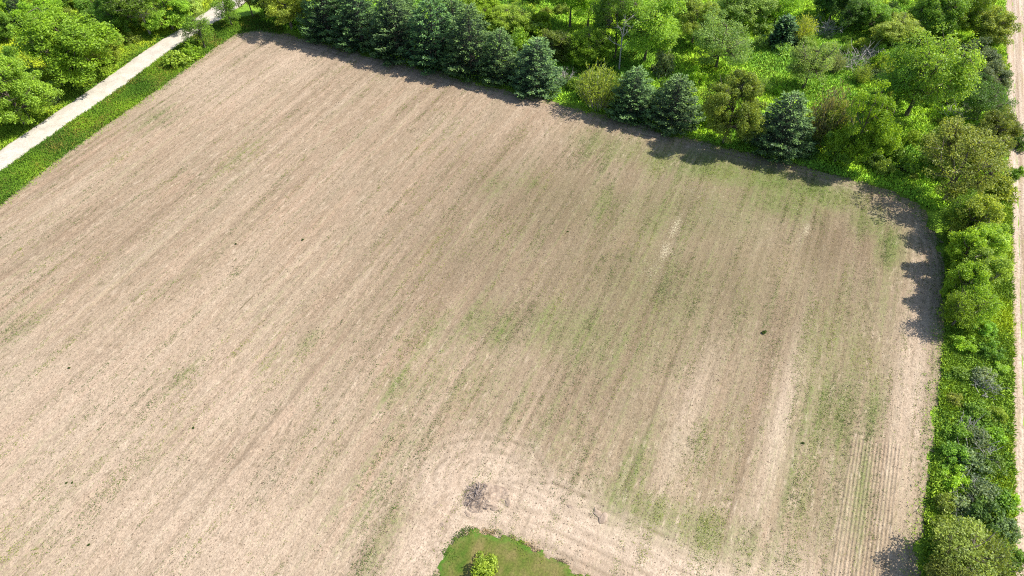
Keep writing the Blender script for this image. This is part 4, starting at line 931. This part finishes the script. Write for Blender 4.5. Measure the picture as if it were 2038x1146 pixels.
# ---------------------------------------------------------------- brush pile on the bare turning spot
pp_ = ground(962, 990); t = thing('brush_pile', 'heap of grey-brown sticks and earth on the bare turning spot', 'brush pile', (pp_[0], pp_[1], .0), YAW, (.9, .85, .6))
r = np.random.default_rng(77)
u = np.linspace(0, 1, 9)[1:]; an = np.linspace(0, 2 * math.pi, 29)[:-1]; mv = [(0, 0, .55)]
for uu in u:
    for aa in an:
        k = 1 + .25 * math.sin(2 * aa + .6) + .12 * math.sin(5 * aa) + r.normal(0, .05)
        mv.append((math.cos(aa) * 2.6 * uu * k, math.sin(aa) * 2.1 * uu * k, .55 * (1 - uu ** 1.5) + r.normal(0, .07) * (uu < .95) - .05 * (uu > .95)))
k = len(an); mf = [(0, 1 + i, 1 + (i + 1) % k, 1 + (i + 1) % k) for i in range(k)]
me = bpy.data.meshes.new('mound')
me.from_pydata(mv, [], [(0, 1 + i, 1 + (i + 1) % k) for i in range(k)] + [(1 + j * k + i, 1 + (j + 1) * k + i, 1 + (j + 1) * k + (i + 1) % k, 1 + j * k + (i + 1) % k) for j in range(len(u) - 1) for i in range(k)])
me.materials.append(plain_mat('loose_earth', [(.3, (.17, .122, .088)), (.7, (.38, .292, .215))], 1.8, .95, .8, 5)); link('mound', me, t)
for i in range(16):
    T = Tubes(); a = r.normal(1.2, .9); c0 = np.array([r.normal(-.8, .45), r.normal(.1, .6), 0]); c0[2] = .6 * max(0, 1 - (math.hypot(c0[0], c0[1]) / 2.3) ** 2) + .08 + r.random() * .2
    d = np.array([math.cos(a), math.sin(a), r.normal(0, .12)]) * r.uniform(.3, .8); T.add(curve([c0 - d, c0 + r.normal(0, .08, 3), c0 + d], 3), np.linspace(r.uniform(.04, .09), .02, 7), 5)
    link('stick', T.mesh('stick', M_stick), t)
T = Tubes()
for i in range(260):
    a = r.random() * 6.28; rr = 2.4 * math.sqrt(r.random()); c0 = np.array([math.cos(a) * rr * .7 - .7, math.sin(a) * rr * .85, .55 * max(0, 1 - (rr / 2.4) ** 1.5) + .06 + r.random() * .12]); d = unit(r.normal(0, 1, 3) * [1, 1, .25]) * r.uniform(.15, .5)
    T.add([c0 - d, c0 + r.normal(0, .04, 3), c0 + d], [.02, .018, .008], 3)
link('twigs', T.mesh('twigs', M_stick), t, kind='stuff')
# clumps of turned earth round the pile
clod_m = plain_mat('turned_earth', [(.3, (.17, .125, .09)), (.7, (.34, .262, .195))], 2.5, .95, .6, 8)
def earth_lump(seed, sx, sy, sz):
    r = np.random.default_rng(seed); import bmesh
    bm = bmesh.new(); bmesh.ops.create_icosphere(bm, subdivisions=2, radius=1)
    for v in bm.verts: v.co *= 1 + r.normal(0, .16); v.co.x *= sx; v.co.y *= sy; v.co.z *= sz
    me = bpy.data.meshes.new('earth_lump'); bm.to_mesh(me); bm.free(); me.materials.append(clod_m); return me
for i, (bx, by, s, lab) in enumerate([(1003, 985, .8, 'lump of turned earth touching the right side of the stick heap'), (1012, 1000, .6, 'earth lump right below the stick heap'), (985, 1012, .55, 'earth lump under the lower right of the stick heap'), (930, 1022, .5, 'earth lump below the left of the stick heap'),
                                      (868, 1000, .4, 'small earth lump left of the stick heap'), (882, 1045, .45, 'small earth lump near the left tip of the lawn'), (1190, 1022, .7, 'long low earth lump on the bare track right of the stick heap'), (1200, 1032, .8, 'larger earth lump beside the long low one on the bare track'), (1135, 1008, .4, 'small earth lump between stick heap and long low lump')]):
    p = ground(bx, by); o = link('earth_lump', earth_lump(800 + i, s * .9, s * .5, s * .16)); o.location = (p[0], p[1], .03); o.rotation_euler = (0, 0, rng.random() * 3)
    tag(o, lab, 'earth lump', 'lumps of turned earth round the stick heap')
